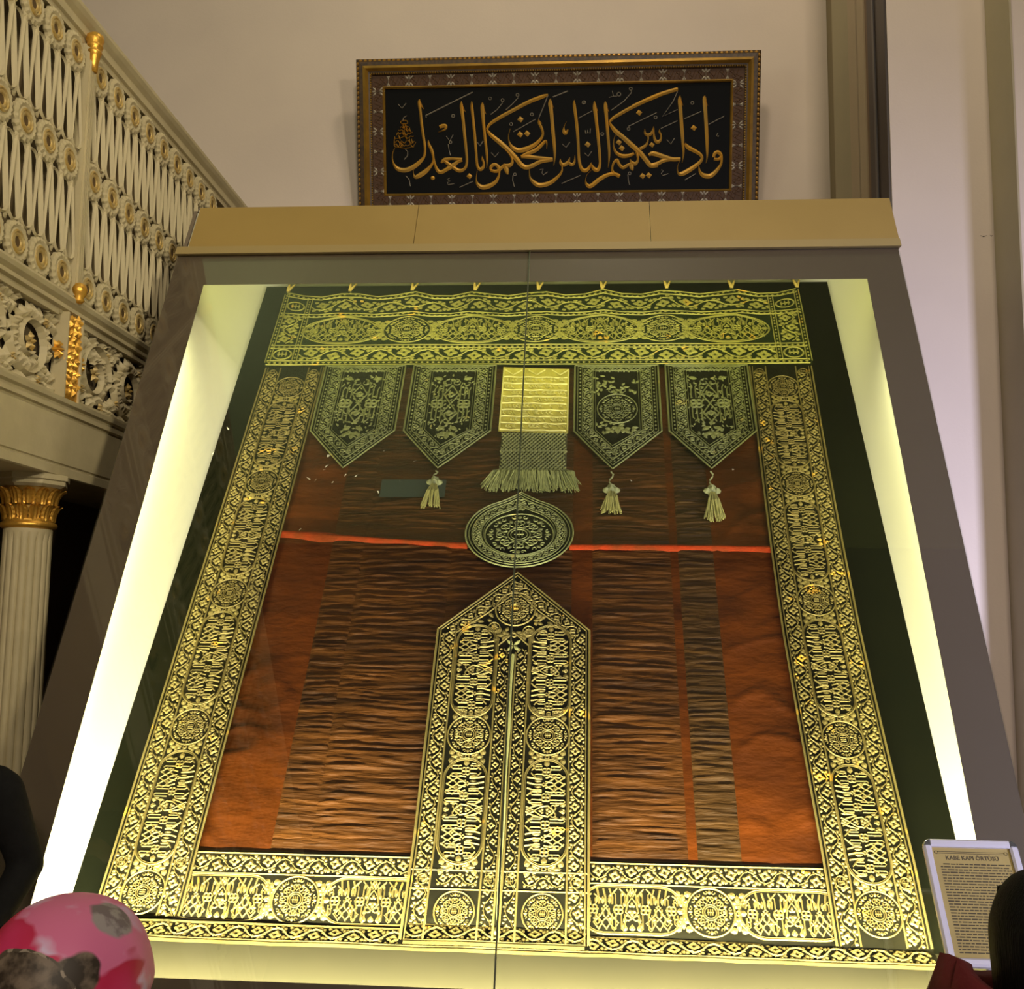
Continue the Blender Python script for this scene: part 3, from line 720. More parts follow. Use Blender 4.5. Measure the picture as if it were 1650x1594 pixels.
E.build('woven_lines', fnw, mat('yellow_thread', (0.56, 0.52, 0.17), 0.6), g)
net = mat('net_thread', (0.24, 0.25, 0.09), 0.7, col2=(0.18, 0.19, 0.07), scale=40)
cloth('net_backing', lambda s, t: (-.185+.375*s, 2.56+.29*t), 8, 8, mat('net_ground', (0.06, 0.06, 0.022), 0.9), g, lambda u, v, h: CV(u, v, h+.022))
E = Emb(h=.008)
for i in range(-16, 32):
    for sg in (-1, 1):
        pts = []
        for k in range(13):
            v = 2.56+.29*k/12; u = (-.185+i*.0235+(v-2.56)*.8) if sg > 0 else (.19-i*.0235-(v-2.56)*.8)
            if -.187 <= u <= .192: pts.append((u, v))
        if len(pts) > 1: E.stroke(pts, .0085)
E.stroke([(-.18+.37*i/20, 2.71-.004*i/20) for i in range(21)], .011)
E.build('netting', fnw, net, g, kind='stuff')
mb = MB(); R = random.Random(5)
for k in range(300):
    u = -.185+.375*R.random(); out = (u-.0)*.38; d = R.uniform(0, .035)
    vb = 2.405+R.uniform(-.02, .035)
    mb.tube([fnw(u, 2.565, 0), fnw(u+out*.5+R.uniform(-.012, .012), 2.51, .018+d), fnw(u+out+R.uniform(-.02, .02), vb, .006+d*.7)], [.004, .005, .003], 3)
o = mb.build('fringe', mat('fringe_yarn', (0.17, 0.18, 0.06), 0.85, col2=(0.07, 0.08, 0.025), scale=50), g); o['kind'] = 'stuff'

# ---------------------------------------------------------------- pointed medallion
g = grp('pear_medallion', 'embroidered onion-shaped medallion in the middle of the field')
fnm = lambda u, v, h: CV(u, v, h+.034)
def onion(f, n=48):
    out = []
    for k in range(n):
        a = PI/2+2*PI*k/n; x = .288*f*math.cos(a); y = .235*f*math.sin(a)
        d = abs(math.atan2(math.sin(a-PI/2), math.cos(a-PI/2)))
        if d < .45: y += .050*f*(1-d/.45)**1.5; x *= 1-.25*(1-d/.45)
        out.append((-.05+x, 2.115+y))
    return out
mb = MB(); P = onion(1.0); mb.add([fnm(-.05, 2.115, 0)] + [fnm(*p, 0) for p in P], [(0, 1+i, 1+(i+1) % len(P)) for i in range(len(P))])
mb.build('medallion_cloth', ground, g)
E = Emb()
for f, w in ((.985, .010), (.925, .006), (.865, .006), (.70, .007), (.655, .004)): E.stroke(onion(f), w, closed=True)
E.build('guard_lines', fnm, gold_d, g)
E = Emb()
P = onion(.782, 30)
for i in range(30):
    a, b = P[i], P[(i+1) % 30]; L = math.hypot(b[0]-a[0], b[1]-a[1]); E.frame(a[0], a[1], math.atan2(b[1]-a[1], b[0]-a[0])); floral(E, L, .050, .06)
E.build('floral_strip', fnm, gold_d, g)
E = Emb(); E.frame(-.05, 2.10, 0, 1.28, 1.0); roundel_fine(E, .145); E.frame(-.05, 2.27); E.trefoil((0, 0), PI/2, .04)
E.build('roundel', fnm, gold_d, g)

# ---------------------------------------------------------------- arched lower panel
g = grp('arched_panel', 'gold-embroidered pointed panel with a central slit at the foot of the curtain')
fna = lambda u, v, h: CV(u, v, h+.040)
AU0, AU1, AC, ASH, AP = -.425, .325, -.045, 1.495, 1.850
def arch_out(s, t):
    v = -.088+(AP+.088)*t
    if v <= ASH: return (AU0+(AU1-AU0)*s, v)
    k = (AP-v)/(AP-ASH); return (AC+((AU0-AC)*(1-s)+(AU1-AC)*s)*k, v)
cloth('panel_cloth', arch_out, 20, 64, ground, g, fna)
def arch_line(d): return [(AU0+d, -.07), (AU0+d, .4), (AU0+d, 1.0), (AU0+d, ASH-d*.25), ((AU0+AC)/2+d*.6, (ASH+AP)/2-d*.85), (AC, AP-d*1.35), ((AU1+AC)/2-d*.6, (ASH+AP)/2-d*.85), (AU1-d, ASH-d*.25), (AU1-d, 1.0), (AU1-d, .4), (AU1-d, -.07)]
def piecea(name, u, v, ang, draw, m=gold_t): return piece(name, g, fna, m, u, v, ang, draw)
E = Emb()
for d, w in ((.005, .011), (.020, .006), (.094, .008)): E.stroke(arch_line(d), w)
for x in (AC-.012, AC+.012): E.stroke([(x, -.07), (x, .5), (x, 1.0), (x, 1.36)], .009)
for x in (AC-.075, AC+.075): E.stroke([(x, -.07), (x, .5), (x, 1.0), (x, 1.43)], .008)
E.stroke([(AC-.075, 1.40), (AC, 1.475), (AC+.075, 1.40)], .009)
for v in (.205, .285): E.stroke([(AU0+.01, v), (AU1-.01, v)], .007)
E.build('guard_lines', fna, gold_t, g)
for x in (AU0+.057, AU1-.057): piecea('floral_strip', x, .02, PI/2, lambda E: floral(E, 1.45, .066))
for x in (AC-.044, AC+.044): piecea('floral_strip', x, .02, PI/2, lambda E: floral(E, 1.36, .050, .07))
for (a, b) in (((AU0+.05, ASH+.01), (AC-.005, AP-.045)), ((AC+.005, AP-.045), (AU1-.05, ASH+.01))):
    L = math.hypot(b[0]-a[0], b[1]-a[1]); piecea('floral_strip', a[0], a[1], math.atan2(b[1]-a[1], b[0]-a[0]), lambda E: (E.frame(a[0]+.012*(1 if b[1] > a[1] else -1), a[1]-.03 if b[1] > a[1] else a[1]-.03, math.atan2(b[1]-a[1], b[0]-a[0])), floral(E, L, .058)))
for u, s0 in ((-.224, 0), (.134, PI)):
    for v in (1.272, .555): piecea('cartouche', u, v if v < 1 else v-.01, s0, lambda E: cartouche(E, .49 if v < 1 else .515, .196, .0074))
    for v in (.918, .115): piecea('roundel', u, v, 0, lambda E: roundel_fine(E, .100 if v > .5 else .084, 1.3))
    for v in (1.03, .81, .30): piecea('spandrel_leaves', u, v, 0, lambda E: spandrel(E, .18, .05))
    piecea('floral_strip', u-.085, .245, 0, lambda E: floral(E, .17, .055))
piecea('fold_strip', AU0+.02, -0.022, 0, lambda E: (floral(E, AU1-AU0-.04, .080), guards(E, AU1-AU0-.04, .092, .012), E.stroke([((AU1-AU0-.04)*k/12, -.058) for k in range(13)], .022)))
for x in (AU0+.057, AC-.044, AC+.044, AU1-.057):
    for v in (.245,): piecea('stamp', x, v, 0, lambda E: stamp(E, .024))
piecea('roundel', AC, 1.615, 0, lambda E: roundel_fine(E, .100, 1.3))
for x in (AC-.10, AC+.07): piecea('stamp', x, 1.505-.02*(x > AC), 0, lambda E: (E.ring((0, 0), .028, .006, 14), [E.leaf((0, 0), k*PI/4, .024, .012) for k in range(8)]))
piecea('spandrel_leaves', AC, 1.46, 0, lambda E: spandrel(E, .22, .05))
R = random.Random(12)
def apex_fill(E):
    for k in range(150):
        x = R.uniform(-.26, .26); z = R.uniform(1.45, 1.76)
        if z > 1.735-abs(x)*.95 or math.hypot(x, z-1.615) < .112 or (abs(x) > .06 and z < 1.50+.0*x): continue
        E.leaf((x, z), R.uniform(0, 6.28), R.uniform(.026, .040), .022)
piecea('spandrel_leaves', AC, 0, 0, apex_fill)
slit = mat('slit_cord', (0.20, 0.20, 0.07), 0.8)
MB().tube([fna(AC+.002*math.sin(k), -.03+1.37*k/20, .012) for k in range(21)], .008, 6).build('slit_cord', slit, g)
E = Emb(h=.012)
E.frame(AC, 1.40); [E.leaf((0, 0), a, .05, .022) for a in (PI/4, 3*PI/4, -PI/4, -3*PI/4)]
E.build('slit_knot', fna, slit, g)
# flecks of loose lint on the cloth and the board
fl = mat('lint', (0.60, 0.58, 0.50), 0.9)
R = random.Random(8); mb = MB()
for (u, v) in [(-1.80, 2.9), (-1.83, 2.7), (-1.86, 2.62), (-.86, 2.72), (-1.16, 2.68), (-1.16, 2.60), (-1.17, 2.58), (-1.10, 2.48), (-1.2, 2.49), (-1.25, 2.5), (-.98, 2.53), (-.82, 2.47), (-.72, 2.475), (-.85, 2.4), (-1.04, 2.52), (-1.23, 2.13), (.55, 2.5), (1.1, 2.57), (-.66, 2.63)]:
    p = [CV(u+R.uniform(-.014, .014), v+R.uniform(-.016, .016), .02+R.uniform(0, .008)) for _ in range(4)]
    mb.add(p, [(0, 1, 2), (0, 2, 3), (0, 3, 1), (1, 3, 2)])
o = UP(mb.build('lint_flecks', fl)); o['kind'] = 'stuff'
# ================================================================ carved gallery on the left
GX = -2.15
def GP(y, z, h=0.0, x=GX): return (x+h, y, z)
# backing behind the openwork, floor of the gallery, plain architrave
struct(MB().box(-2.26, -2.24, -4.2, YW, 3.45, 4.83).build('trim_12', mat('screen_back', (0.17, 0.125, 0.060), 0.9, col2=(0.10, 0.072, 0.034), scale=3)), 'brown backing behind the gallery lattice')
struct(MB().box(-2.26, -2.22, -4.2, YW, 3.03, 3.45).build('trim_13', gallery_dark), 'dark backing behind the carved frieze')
def rail(name, prof, y0, y1, m, label, cat):
    o = MB().prism([(p[0], p[1]) for p in prof], 'y', y0, y1).build(name, m); tag(o, label, cat); return o
rail('gallery_handrail', [(-2.25, 4.815), (-2.165, 4.815), (-2.165, 4.845), (-2.150, 4.852), (-2.150, 4.875), (-2.160, 4.885), (-2.160, 4.905), (-2.140, 4.925), (-2.128, 4.945), (-2.128, 4.965), (-2.14, 4.975), (-2.25, 4.975)], -4.2, YW, gallery_white, 'moulded white handrail running along the top of the carved gallery', 'handrail')
rail('gallery_cornice', [(-2.25, 3.440), (-2.165, 3.440), (-2.160, 3.455), (-2.138, 3.462), (-2.138, 3.480), (-2.150, 3.487), (-2.128, 3.502), (-2.120, 3.520), (-2.130, 3.536), (-2.25, 3.540)], -4.2, YW, gallery_white, 'moulded white cornice between lattice and carved frieze', 'cornice')
rail('gallery_architrave', [(-2.62, 2.675), (-2.160, 2.675), (-2.150, 2.680), (-2.150, 2.720), (-2.158, 2.725), (-2.158, 2.732), (-2.150, 2.737), (-2.150, 2.955), (-2.160, 2.960), (-2.160, 2.970), (-2.143, 2.975), (-2.143, 2.995), (-2.153, 3.000), (-2.153, 3.012), (-2.135, 3.020), (-2.130, 3.040), (-2.62, 3.040)], -4.2, YW, gallery_white, 'plain white beam under the carved frieze, above the column', 'beam')

# rosette mesh: scalloped white disc with radial petals, gold ring in the middle
def rosette_meshes():
    mb = MB(); n = 36; rings = [(.030, .008), (.052, .010), (.060, .006), (.078, .011), (.097, .004), (.097, -.012)]; v = []
    for (r, h) in rings:
        for k in range(n):
            a = 2*PI*k/n; lob = (1.0 if k % 2 else .93) if r > .07 else 1.0; hh = h+(.003 if (k % 2 and .06 < r < .09) else 0)
            v.append((hh, r*lob*math.cos(a), r*lob*math.sin(a)))
    f = [(i*n+k, i*n+(k+1) % n, (i+1)*n+(k+1) % n, (i+1)*n+k) for i in range(len(rings)-1) for k in range(n)]
    mb.add(v, f); a = mb.mesh('rosette', gallery_white)
    mb = MB(); n = 24; v = []
    for (r, h) in [(.022, .003), (.026, .010), (.034, .012), (.040, .010), (.046, .014), (.053, .012), (.055, .006)]:
        for k in range(n):
            t = 2*PI*k/n; hh = h+(.002 if k % 2 and r > .04 else 0); v.append((hh, r*math.cos(t), r*math.sin(t)))
    mb.add(v, [(i*n+k, i*n+(k+1) % n, (i+1)*n+(k+1) % n, (i+1)*n+k) for i in range(6) for k in range(n)])
    b = mb.mesh('gold_ring', gilt_pale)
    c = MB().lathe([(.0, 0), (.03, .0)], 12, cap=False)
    mb = MB(); mb.add([(.004, 0, 0)]+[(.004, .03*math.cos(2*PI*k/12), .03*math.sin(2*PI*k/12)) for k in range(12)], [(0, 1+k, 1+(k+1) % 12) for k in range(12)])
    c = mb.mesh('rosette_eye', mat('eye_brown', (0.10, 0.06, 0.02), 0.7)); return a, b, c
RM = rosette_meshes()
def loop_mesh(H, W, w):
    """teardrop loop, round end at the bottom, point at the top, centred"""
    E = Emb(h=.007, e=-.004); pts = []
    r = W/2
    for k in range(13): a = PI+PI*k/12; pts.append((r*math.cos(a), -H/2+r+r*math.sin(a)))
    for k in range(1, 10): t = k/10; pts.append((r*(1-t)**.8*1.0 if t < 1 else 0, -H/2+r+(H-r)*t))
    pts.append((0, H/2))
    for k in range(9, 0, -1): t = k/10; pts.append((-r*(1-t)**.8, -H/2+r+(H-r)*t))
    E.stroke(pts, w, closed=True)
    E.fan((0, H/2), [(.016*math.cos(k*PI/4), H/2+.016*math.sin(k*PI/4)) for k in range(8)])
    me = bpy.data.meshes.new('loop'); me.from_pydata([(c, a, b) for a, b, c in E.v], [], E.f); me.materials.append(gallery_white); me.update(); return me
LM = loop_mesh(.375, .090, .0145)
def lattice(label, ys):
    t = empty('lattice_panel', (GX, (ys[0]+ys[-1])/2, 3.54)); tag(t, label, 'lattice', 'pierced lattice panels of the gallery')
    oy = t.location.y
    for z in (4.715, 4.170, 3.622):
        for y in ys:
            r = link_mesh('rosette', RM[0], t, (0, y-oy, z-3.54)); link_mesh('gold_ring', RM[1], r); link_mesh('rosette_eye', RM[2], r)
    d = (ys[1]-ys[0])/2
    for z in (4.4425, 3.896):
        y = ys[0]-d*.5; k = 0
        while y < ys[-1]+d*.55:
            o = link_mesh('loop', LM, t, (-.004 if k % 2 else .004, y-oy, z-3.54)); o.rotation_euler = (PI if k % 2 else 0.0, 0, 0)
            o.rotation_euler[0] += 0.05
            y += d*.5; k += 1
    return t
lattice('pierced white lattice panel of rosettes and loops at the left picture edge', [.885-.2*k for k in range(20, -1, -1)])
lattice('pierced white lattice panel of rosettes running from the gilt-capped post to the back wall', [1.145+.205*k for k in range(9)])
# post between the panels
t = empty('gallery_post', (GX, 1.015, 3.54)); tag(t, 'slim ribbed white gallery post with gilt cap and foot', 'post')
mb = MB().box(-.03, .022, -.030, .030, 0, 1.272)
for y in (-.018, 0, .018): mb.box(.022, .032, y-.005, y+.005, .06, 1.22)
mb.build('shaft', gallery_white, t)
mb = MB().lathe([(.020, 1.20), (.022, 1.24), (.028, 1.27), (.030, 1.285), (.036, 1.295), (.036, 1.303), (.030, 1.31), (.040, 1.325), (.040, 1.333), (.036, 1.342), (.044, 1.36), (.040, 1.385), (.02, 1.40)], 16, (.030, 0, -.06)); mb.build('gilt_cap', gilt, t, smooth=True)
MB().lathe([(.015, -.03), (.028, -.018), (.022, -.005), (.034, .012), (.038, .035), (.030, .060), (.012, .070)], 16, (.030, 0, 0)).build('gilt_foot', gilt, t, smooth=True)

# carved frieze: scrolling acanthus with gold flowers
def frieze(y0, y1, label, seed):
    R = random.Random(seed); t = empty('carved_frieze', (GX-.03, (y0+y1)/2, 3.04)); tag(t, label, 'frieze', 'carved acanthus friezes of the gallery')
    oy = (y0+y1)/2
    fn = lambda a, b, c: (c, a-oy, b-3.04)
    # frame strips
    MB().box(-.03, .024, y0-oy, y1-oy, 0, .022).build('frieze_fillet', gallery_white, t); MB().box(-.03, .024, y0-oy, y1-oy, .385, .405).build('frieze_fillet', gallery_white, t)
    n = max(1, round((y1-y0)/.40)); p = (y1-y0)/n
    for i in range(n):
        cy = y0+(i+.5)*p; cz = 3.242; sg = 1 if i % 2 else -1
        E = Emb(h=.018, e=-.012)
        pts = []
        for k in range(30):
            th = k/29*2*PI*1.35; r = .165*(1-.70*k/29); pts.append((cy+sg*r*math.cos(th+PI)*1.05, cz+r*math.sin(th+PI)*sg*1.0))
        E.stroke(pts, [.036*(1-.4*k/29) for k in range(30)])
        for k in range(2, 29, 2):
            q = pts[k]; a = math.atan2(q[1]-cz, q[0]-cy)
            for d in (-.55, .0, .55):
                L = R.uniform(.07, .105)
                if cz-.19 < q[1]+L*.5*math.sin(a+d) < cz+.19: E.leaf(q, a+d+sg*.5, L, .050)
        E.build('acanthus_scroll', fn, gallery_white, t)
        E = Emb(h=.016, e=-.012)
        for sy in (-1, 1):
            for sz in (-1, 1):
                c = (cy+sy*p*.46, cz+sz*.15)
                for k in range(6): E.leaf(c, k*PI/3+R.random(), R.uniform(.06, .095), .050)
                E.curl((cy+sy*p*.28, cz+sz*.165), (0 if sy > 0 else PI), .030, .020, turn=sz*sy, turns=.8)
                E.leaf((cy+sy*p*.36, cz+sz*.06), math.atan2(-sz, sy), .11, .05)
        E.build('corner_leaves', fn, gallery_white, t)
        E = Emb(h=.022, e=.0)
        for k in range(5): E.leaf((cy, cz), k*2*PI/5+.3, .048, .034)
        E.build('gilt_flower', fn, gilt_pale, t)
        for (dy, dz) in ((p*.32, .12), (-p*.34, -.10), (p*.2, -.155)):
            E = Emb(h=.020, e=.0)
            for k in range(4): E.leaf((cy+dy, cz+dz), k*PI/2+.5, .024, .018)
            E.build('gilt_bud', fn, gilt_pale, t)
    return t
frieze(-3.1, .905, 'carved white acanthus frieze left of the gilded pilaster', 2)
frieze(1.145, 2.745, 'carved white acanthus frieze right of the gilded pilaster', 3)
# gilded pilaster in the frieze
t = empty('gilded_pilaster', (GX, 1.025, 3.04)); tag(t, 'short gilded pilaster carved with leaves, set in the frieze', 'pilaster')
MB().box(-.05, .012, -.068, .068, 0, .40).build('pilaster_core', gilt, t)
MB().box(-.05, .022, -.080, -.068, 0, .41).build('white_edge', gallery_white, t); MB().box(-.05, .022, .068, .080, 0, .41).build('white_edge', gallery_white, t)
E = Emb(h=.016, e=.0); R = random.Random(4)
for j in range(12):
    z = .02+.032*j
    for k in range(4):
        y = -.048+.032*k+(.012 if j % 2 else -.004); E.leaf((y, z), PI/2+R.uniform(-.7, .7), R.uniform(.036, .055), .026)
E.build('gilt_leaves', lambda a, b, c: (c+.012, a, b), gilt, t, kind='stuff')
for (dy, dz) in ((-.115, .22), (.105, .20)):
    E = Emb(h=.02, e=-.01)
    for k in range(6): E.leaf((dy, dz), k*PI/3+.2, .05, .028)
    E.build('side_leaf', lambda a, b, c: (c, a, b), gilt, t)
# fluted column with gilt capital
t = empty('fluted_column', (-2.285, 1.0, 0)); tag(t, 'fluted white column with gilded leaf capital under the gallery', 'column')
def flute(r, z, a):
    k = abs(math.sin(a*9)); return r*(1-.085*(1-k**.6)) if 0.3 < z < 2.40 else r
prof = [(.16, 0), (.16, .12), (.14, .15), (.15, .20), (.125, .26), (.118, .31)] + [(.118-.012*k/8, .32+2.05*k/8) for k in range(9)] + [(.106, 2.41), (.106, 2.44)]
MB().lathe(prof, 108, rfun=flute).build('shaft', gallery_white, t, smooth=False)
MB().lathe([(.108, 2.425), (.122, 2.432), (.126, 2.442), (.122, 2.452), (.112, 2.457), (.114, 2.466), (.108, 2.472)], 32).build('gilt_collar', gilt, t, smooth=True)
MB().lathe([(.102, 2.46), (.104, 2.52), (.116, 2.58), (.138, 2.62), (.142, 2.625)], 32).build('bell', mat('bell_gilt', (0.42, 0.26, 0.06), 0.5, 0.5), t, smooth=True)
def cap_leaf(H, W, out):
    mb = MB(); v = []; rows = 8; cols = 6
    for j in range(rows+1):
        s = j/rows; wd = W*(.85+.25*math.sin(s*PI*.9)) * (1 if s < .85 else 1-(s-.85)*3.0)
        ser = 1+.12*(j % 2)
        fwd = out*(s**2.2)+.0; z = H*(s-.10*max(0, s-.75)*4*s)
        for i in range(cols+1):
            q = (i/cols-.5)*2; v.append((.004+fwd+.010*(1-abs(q))**.7-.006*(i % 2), q*wd/2*ser, z))
    mb.add(v, [(j*(cols+1)+i, j*(cols+1)+i+1, (j+1)*(cols+1)+i+1, (j+1)*(cols+1)+i) for j in range(rows) for i in range(cols)])
    return mb.mesh('acanthus_leaf', gilt)
for (zb, H, W, out, r, n, off) in ((2.462, .078, .044, .030, .104, 14, 0), (2.535, .080, .048, .040, .110, 14, .22)):
    me = cap_leaf(H, W, out)
    for k in range(n):
        a = off+2*PI*k/n; o = link_mesh('acanthus_leaf', me, t, (r*math.cos(a), r*math.sin(a), zb)); o.rotation_euler = (0, 0, a)
mb = MB().lathe([(.145, 2.615), (.165, 2.628), (.165, 2.645), (.175, 2.650), (.175, 2.6745)], 8); mb.build('abacus', gallery_white, t)
# lettering strokes of the framed panel, in millimetres on the panel: (right, up, width)
GOLD_STROKES=[[(-1007,876,5),(-1010,849,23),(-1002,782,20),(-992,682,20),(-979,587,20),(-970,515,19),(-977,453,19),(-1007,415,28),(-1053,379,34),(-1118,352,34),(-1176,360,31),(-1210,396,17),(-1222,441,8),(-1217,485,6),(-1202,516,5)],[(-944,573,5),(-940,542,19),(-919,497,23),(-907,446,18),(-911,407,17),(-932,374,23),(-973,336,34),(-1020,308,34),(-1049,300,23),(-1061,326,8),(-1062,357,5)],[(-905,452,10),(-894,390,17),(-874,345,26),(-846,333,28),(-805,353,28),(-758,380,34),(-718,407,23),(-686,420,23)],[(-848,401,11),(-822,424,27),(-764,432,19),(-686,423,26)],[(-827,420,20),(-793,394,26),(-753,366,26),(-713,342,28),(-678,348,23),(-655,378,19),(-651,442,19),(-664,582,22),(-677,720,23),(-688,815,26),(-689,853,5)],[(-610,852,5),(-609,813,20),(-598,697,20),(-587,580,20),(-579,469,19),(-571,380,19),(-551,349,26),(-527,362,23),(-521,395,15),(-531,423,17),(-533,445,5)],[(-528,842,5),(-529,806,28),(-521,690,22),(-507,551,20),(-496,440,17),(-499,356,3)],[(-857,668,23),(-831,676,28),(-808,673,23),(-817,648,14),(-866,629,3)],[(-1160,668,7),(-1147,673,7),(-1130,662,7),(-1120,682,7),(-1107,675,7),(-1093,674,7)],[(-1116,693,6),(-1112,668,7),(-1102,661,6)],[(-1137,693,6),(-1133,668,7),(-1123,661,6)],[(-1174,647,7),(-1163,647,7),(-1148,651,7),(-1134,643,7),(-1119,658,7),(-1104,640,7),(-1091,656,7),(-1077,635,7)],[(-1088,667,6),(-1083,642,7),(-1074,635,6)],[(-1112,668,6),(-1107,642,7),(-1097,636,6)],[(-1187,612,7),(-1177,633,7),(-1163,619,7),(-1152,629,7),(-1139,622,7),(-1127,627,7),(-1113,610,7),(-1100,626,7),(-1089,621,7),(-1076,628,7),(-1062,631,7)],[(-1127,640,6),(-1123,615,7),(-1113,608,6)],[(-1139,640,6),(-1135,615,7),(-1125,608,6)],[(-1199,587,7),(-1186,588,7),(-1174,589,7),(-1161,591,7),(-1147,595,7),(-1135,600,7),(-1117,600,7),(-1105,588,7),(-1091,593,7),(-1078,604,7),(-1068,600,7),(-1054,603,7)],[(-1170,613,6),(-1165,588,7),(-1156,581,6)],[(-1120,612,6),(-1115,587,7),(-1105,580,6)],[(-1208,553,7),(-1192,565,7),(-1178,572,7),(-1164,556,7),(-1152,566,7),(-1138,558,7),(-1126,553,7),(-1112,568,7),(-1099,573,7),(-1088,557,7),(-1072,550,7),(-1058,562,7),(-1049,564,7)],[(-1072,583,6),(-1067,558,7),(-1057,551,6)],[(-1089,584,6),(-1085,558,7),(-1075,552,6)],[(-1201,539,7),(-1189,547,7),(-1177,526,7),(-1160,548,7),(-1147,550,7),(-1135,530,7),(-1119,537,7),(-1108,532,7),(-1090,538,7),(-1082,549,7),(-1069,522,7),(-1053,526,7)],[(-1166,557,6),(-1161,532,7),(-1152,525,6)],[(-1155,557,6),(-1151,532,7),(-1141,525,6)],[(-1100,706,7),(-1106,698,7),(-1123,694,7),(-1142,696,7),(-1154,703,7),(-1153,712,7),(-1141,719,7),(-1122,720,7),(-1106,715,7),(-1100,706,7)],[(-1201,602,6),(-1206,563,7),(-1202,527,7),(-1168,521,7),(-1127,514,7),(-1086,519,7),(-1052,538,6),(-1040,560,5)],[(-470,344,17),(-464,369,24),(-439,383,25),(-413,369,25),(-403,341,26),(-436,332,23),(-470,342,19)],[(-402,338,14),(-407,299,17),(-431,254,26),(-483,223,34),(-535,216,34),(-569,240,23),(-580,279,8),(-572,335,5)],[(-411,341,28),(-379,365,25),(-362,387,11)],[(-366,385,11),(-350,348,34),(-339,306,12)],[(-362,379,17),(-327,374,29),(-306,392,23),(-306,420,15),(-324,453,11),(-361,493,6)],[(-32,887,14),(-76,874,28),(-178,838,28),(-292,782,27),(-412,721,26),(-475,678,22),(-496,642,15)],[(-496,641,15),(-464,600,28),(-395,543,34),(-327,481,35),(-270,419,35),(-236,377,34),(-196,358,34),(-144,373,31),(-87,399,28),(4,413,28)],[(-104,710,5),(-100,682,20),(-81,643,19),(-72,604,17),(-84,571,20),(-127,528,28),(-190,496,34),(-258,484,34),(-304,509,26),(-327,548,12),(-332,592,6),(-318,645,5)],[(-44,490,3),(-42,526,9),(-52,550,17),(-87,516,26),(-127,483,28),(-190,459,28),(-236,438,20)],[(-236,438,20),(-178,435,27),(-99,425,26),(1,415,24)],[(-15,859,5),(-16,823,31),(-7,752,26),(4,625,26),(15,514,23),(18,431,15),(10,367,3)],[(106,689,3),(88,651,8),(87,618,23),(100,604,26),(118,631,8)],[(60,416,5),(64,386,23),(87,372,28),(118,391,23),(132,426,5)],[(121,390,17),(146,373,26),(166,390,17),(170,438,5)],[(72,369,11),(72,325,14),(38,281,23),(-24,237,31),(-99,224,34),(-144,250,28),(-170,284,14),(-176,348,5)],[(164,845,4),(164,812,21),(175,731,22),(187,628,22),(195,520,20),(200,427,20),(212,361,23),(237,328,28),(270,339,25),(296,387,4)],[(293,374,11),(315,338,28),(343,332,28),(359,370,19),(356,446,20),(344,571,22),(330,696,23),(318,788,28),(315,836,4)],[(396,832,4),(399,797,28),(408,694,22),(419,570,21),(428,461,17),(426,391,11),(420,344,3)],[(788,864,28),(683,824,28),(578,775,26),(490,728,25),(446,699,21),(429,674,15)],[(429,674,15),(469,618,31),(536,562,33),(597,507,35),(659,452,35),(704,397,33),(740,357,33),(792,360,31)],[(475,588,3),(461,542,8),(462,499,12),(481,455,22),(526,430,28),(576,432,25),(614,447,20)],[(658,478,25),(702,505,20),(719,548,11),(713,575,17),(696,592,17),(693,624,4)],[(696,589,17),(721,580,22),(746,596,20),(759,642,4)],[(759,631,9),(762,575,15),(774,536,22),(792,524,25)],[(625,469,17),(639,436,17),(643,398,17),(626,371,25),(598,382,22),(583,407,4)],[(590,388,11),(596,350,33),(606,320,9)],[(598,374,17),(565,361,22),(532,345,25),(504,368,22),(487,401,22),(462,379,17),(452,341,14),(460,308,22),(508,279,26)],[(508,286,22),(460,300,25),(405,288,28),(349,256,31),(293,213,31),(265,219,25),(251,252,8),(262,295,4),(293,327,3)],[(935,907,25),(900,901,28),(796,870,29),(703,834,28),(604,790,28)],[(746,356,33),(790,369,29),(851,395,28),(961,401,26)],[(953,861,3),(950,829,26),(960,722,26),(972,587,25),(979,506,20),(983,436,14),(974,371,3)],[(995,514,11),(1015,486,31),(1059,461,28),(1104,434,25),(1121,406,20),(1105,374,25),(1050,332,31),(995,300,33),(960,290,28),(943,306,11),(940,344,6),(956,387,3)],[(1136,857,3),(1133,831,27),(1143,718,26),(1153,584,25),(1158,476,20),(1159,411,11),(1151,365,3)],[(1207,408,19),(1216,438,23),(1243,445,26),(1264,417,22),(1242,394,20),(1209,397,19)],[(1265,417,20),(1265,366,17),(1237,318,25),(1189,275,33),(1139,276,33),(1108,304,20),(1097,353,4)],[(723,432,17),(756,444,33),(828,422,33),(895,400,31),(961,398,25)],[(766,553,14),(775,539,18),(794,528,25),(813,547,17),(813,579,13),(802,601,13),(804,620,4)]]
